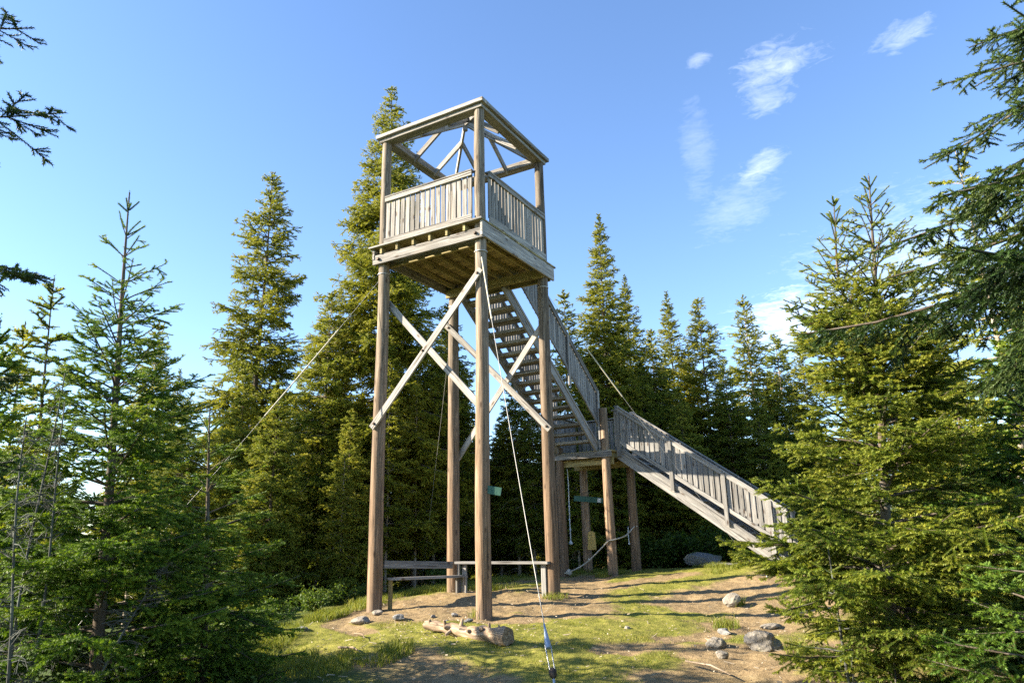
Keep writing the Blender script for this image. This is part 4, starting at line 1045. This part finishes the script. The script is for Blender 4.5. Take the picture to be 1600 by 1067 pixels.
def lobe(c, a, b, rot, amp, lo, hi):
    c = Vector(c).normalized(); e1 = (Lr - c * c.dot(Lr)).normalized(); e2 = c.cross(e1); 
    if e2.z < 0: e2 = -e2
    q1 = e1 * math.cos(rot) + e2 * math.sin(rot); q2 = -e1 * math.sin(rot) + e2 * math.cos(rot)
    u_ = g.math('POWER', g.math('ABSOLUTE', g.dot(V3, tuple(q1 / a))), 2.0)
    v_ = g.math('POWER', g.math('ABSOLUTE', g.dot(V3, tuple(q2 / b))), 2.0)
    k = g.math('POWER', 2.718, g.math('MULTIPLY', g.math('ADD', u_, v_), -1.0))
    k = g.math('MULTIPLY', k, g.math('GREATER_THAN', g.dot(V3, tuple(c)), 0.0))
    thr = g.math('ADD', tex, g.math('MULTIPLY', g.math('SUBTRACT', k, 1.0), .42))
    return g.math('MULTIPLY', g.mapr(thr, lo, hi, 0, 1), amp)
acc = None
for q in [((.8256, .0924, .5566), .072, .042, .45, .42, .33, .84), ((.8441, .1112, .5245), .048, .028, .3, .36, .35, .85), ((.8323, -.0428, .5527), .050, .022, .6, .38, .33, .84), ((.8794, .138, .4557), .048, .024, .85, .38, .33, .84),
          ((.8499, .2054, .4853), .028, .09, .15, .15, .30, .85), ((.8907, .1727, .4204), .07, .05, .5, .18, .30, .85), ((.7941, .1803, .5805), .026, .013, .4, .24, .38, .78),
          ((.9566, .1112, .2695), .12, .055, .2, .62, .28, .70), ((.9511, -.0278, .3077), .16, .10, .2, .34, .25, .8)]:
    k = lobe(*q); acc = k if acc is None else g.math('MAXIMUM', acc, k)
# a little more colour in the blue, paler towards the horizon on the sun's side
hs = g.n('ShaderNodeHueSaturation'); hs.inputs['Saturation'].default_value = SKY_SAT; hs.inputs['Value'].default_value = SKY_VAL; hs.inputs['Hue'].default_value = SKY_HUE
g.l(sky.outputs[0], hs.inputs['Color'])
col = g.mix(acc, hs.outputs[0], (7.5, 7.6, 7.9))
bg = g.n('ShaderNodeBackground'); bg.inputs['Strength'].default_value = .090
g.l(col, bg.inputs['Color'])
wo = g.n('ShaderNodeOutputWorld'); g.l(bg.outputs[0], wo.inputs['Surface'])

ld_ = bpy.data.lights.new('sun', 'SUN'); ld_.energy = 5.0; ld_.angle = R(.55); ld_.color = (1.0, .88, .70)
so = bpy.data.objects.new('sun', ld_); COL.objects.link(so); so.location = sun_to * 60
so.rotation_euler = (-sun_to).to_track_quat('-Z', 'Y').to_euler()

cam = bpy.data.cameras.new('camera'); co = bpy.data.objects.new('camera', cam); COL.objects.link(co)
cam.sensor_width = 36; cam.lens = 36 * 1127.28 / 1600; cam.clip_end = 6000; cam.clip_start = .05
yaw, pitch, roll = .5233, .275, -.0215
fv = Vector((math.cos(yaw) * math.cos(pitch), math.sin(yaw) * math.cos(pitch), math.sin(pitch)))
rv = Vector((math.sin(yaw), -math.cos(yaw), 0)); uv = rv.cross(fv)
r2 = rv * math.cos(roll) + uv * math.sin(roll); u2 = -rv * math.sin(roll) + uv * math.cos(roll)
co.matrix_world = Matrix(((r2.x, u2.x, -fv.x, -10.5017), (r2.y, u2.y, -fv.y, -6.6861), (r2.z, u2.z, -fv.z, 1.12), (0, 0, 0, 1)))
scene.camera = co
scene.cycles.use_denoising = DENOISE
scene.view_settings.view_transform = 'Standard'; scene.view_settings.look = 'None'
scene.view_settings.exposure = EXPOSURE; scene.view_settings.gamma = 1.0
scene.cycles.max_bounces = 6; scene.cycles.diffuse_bounces = 4; scene.cycles.transparent_max_bounces = 8
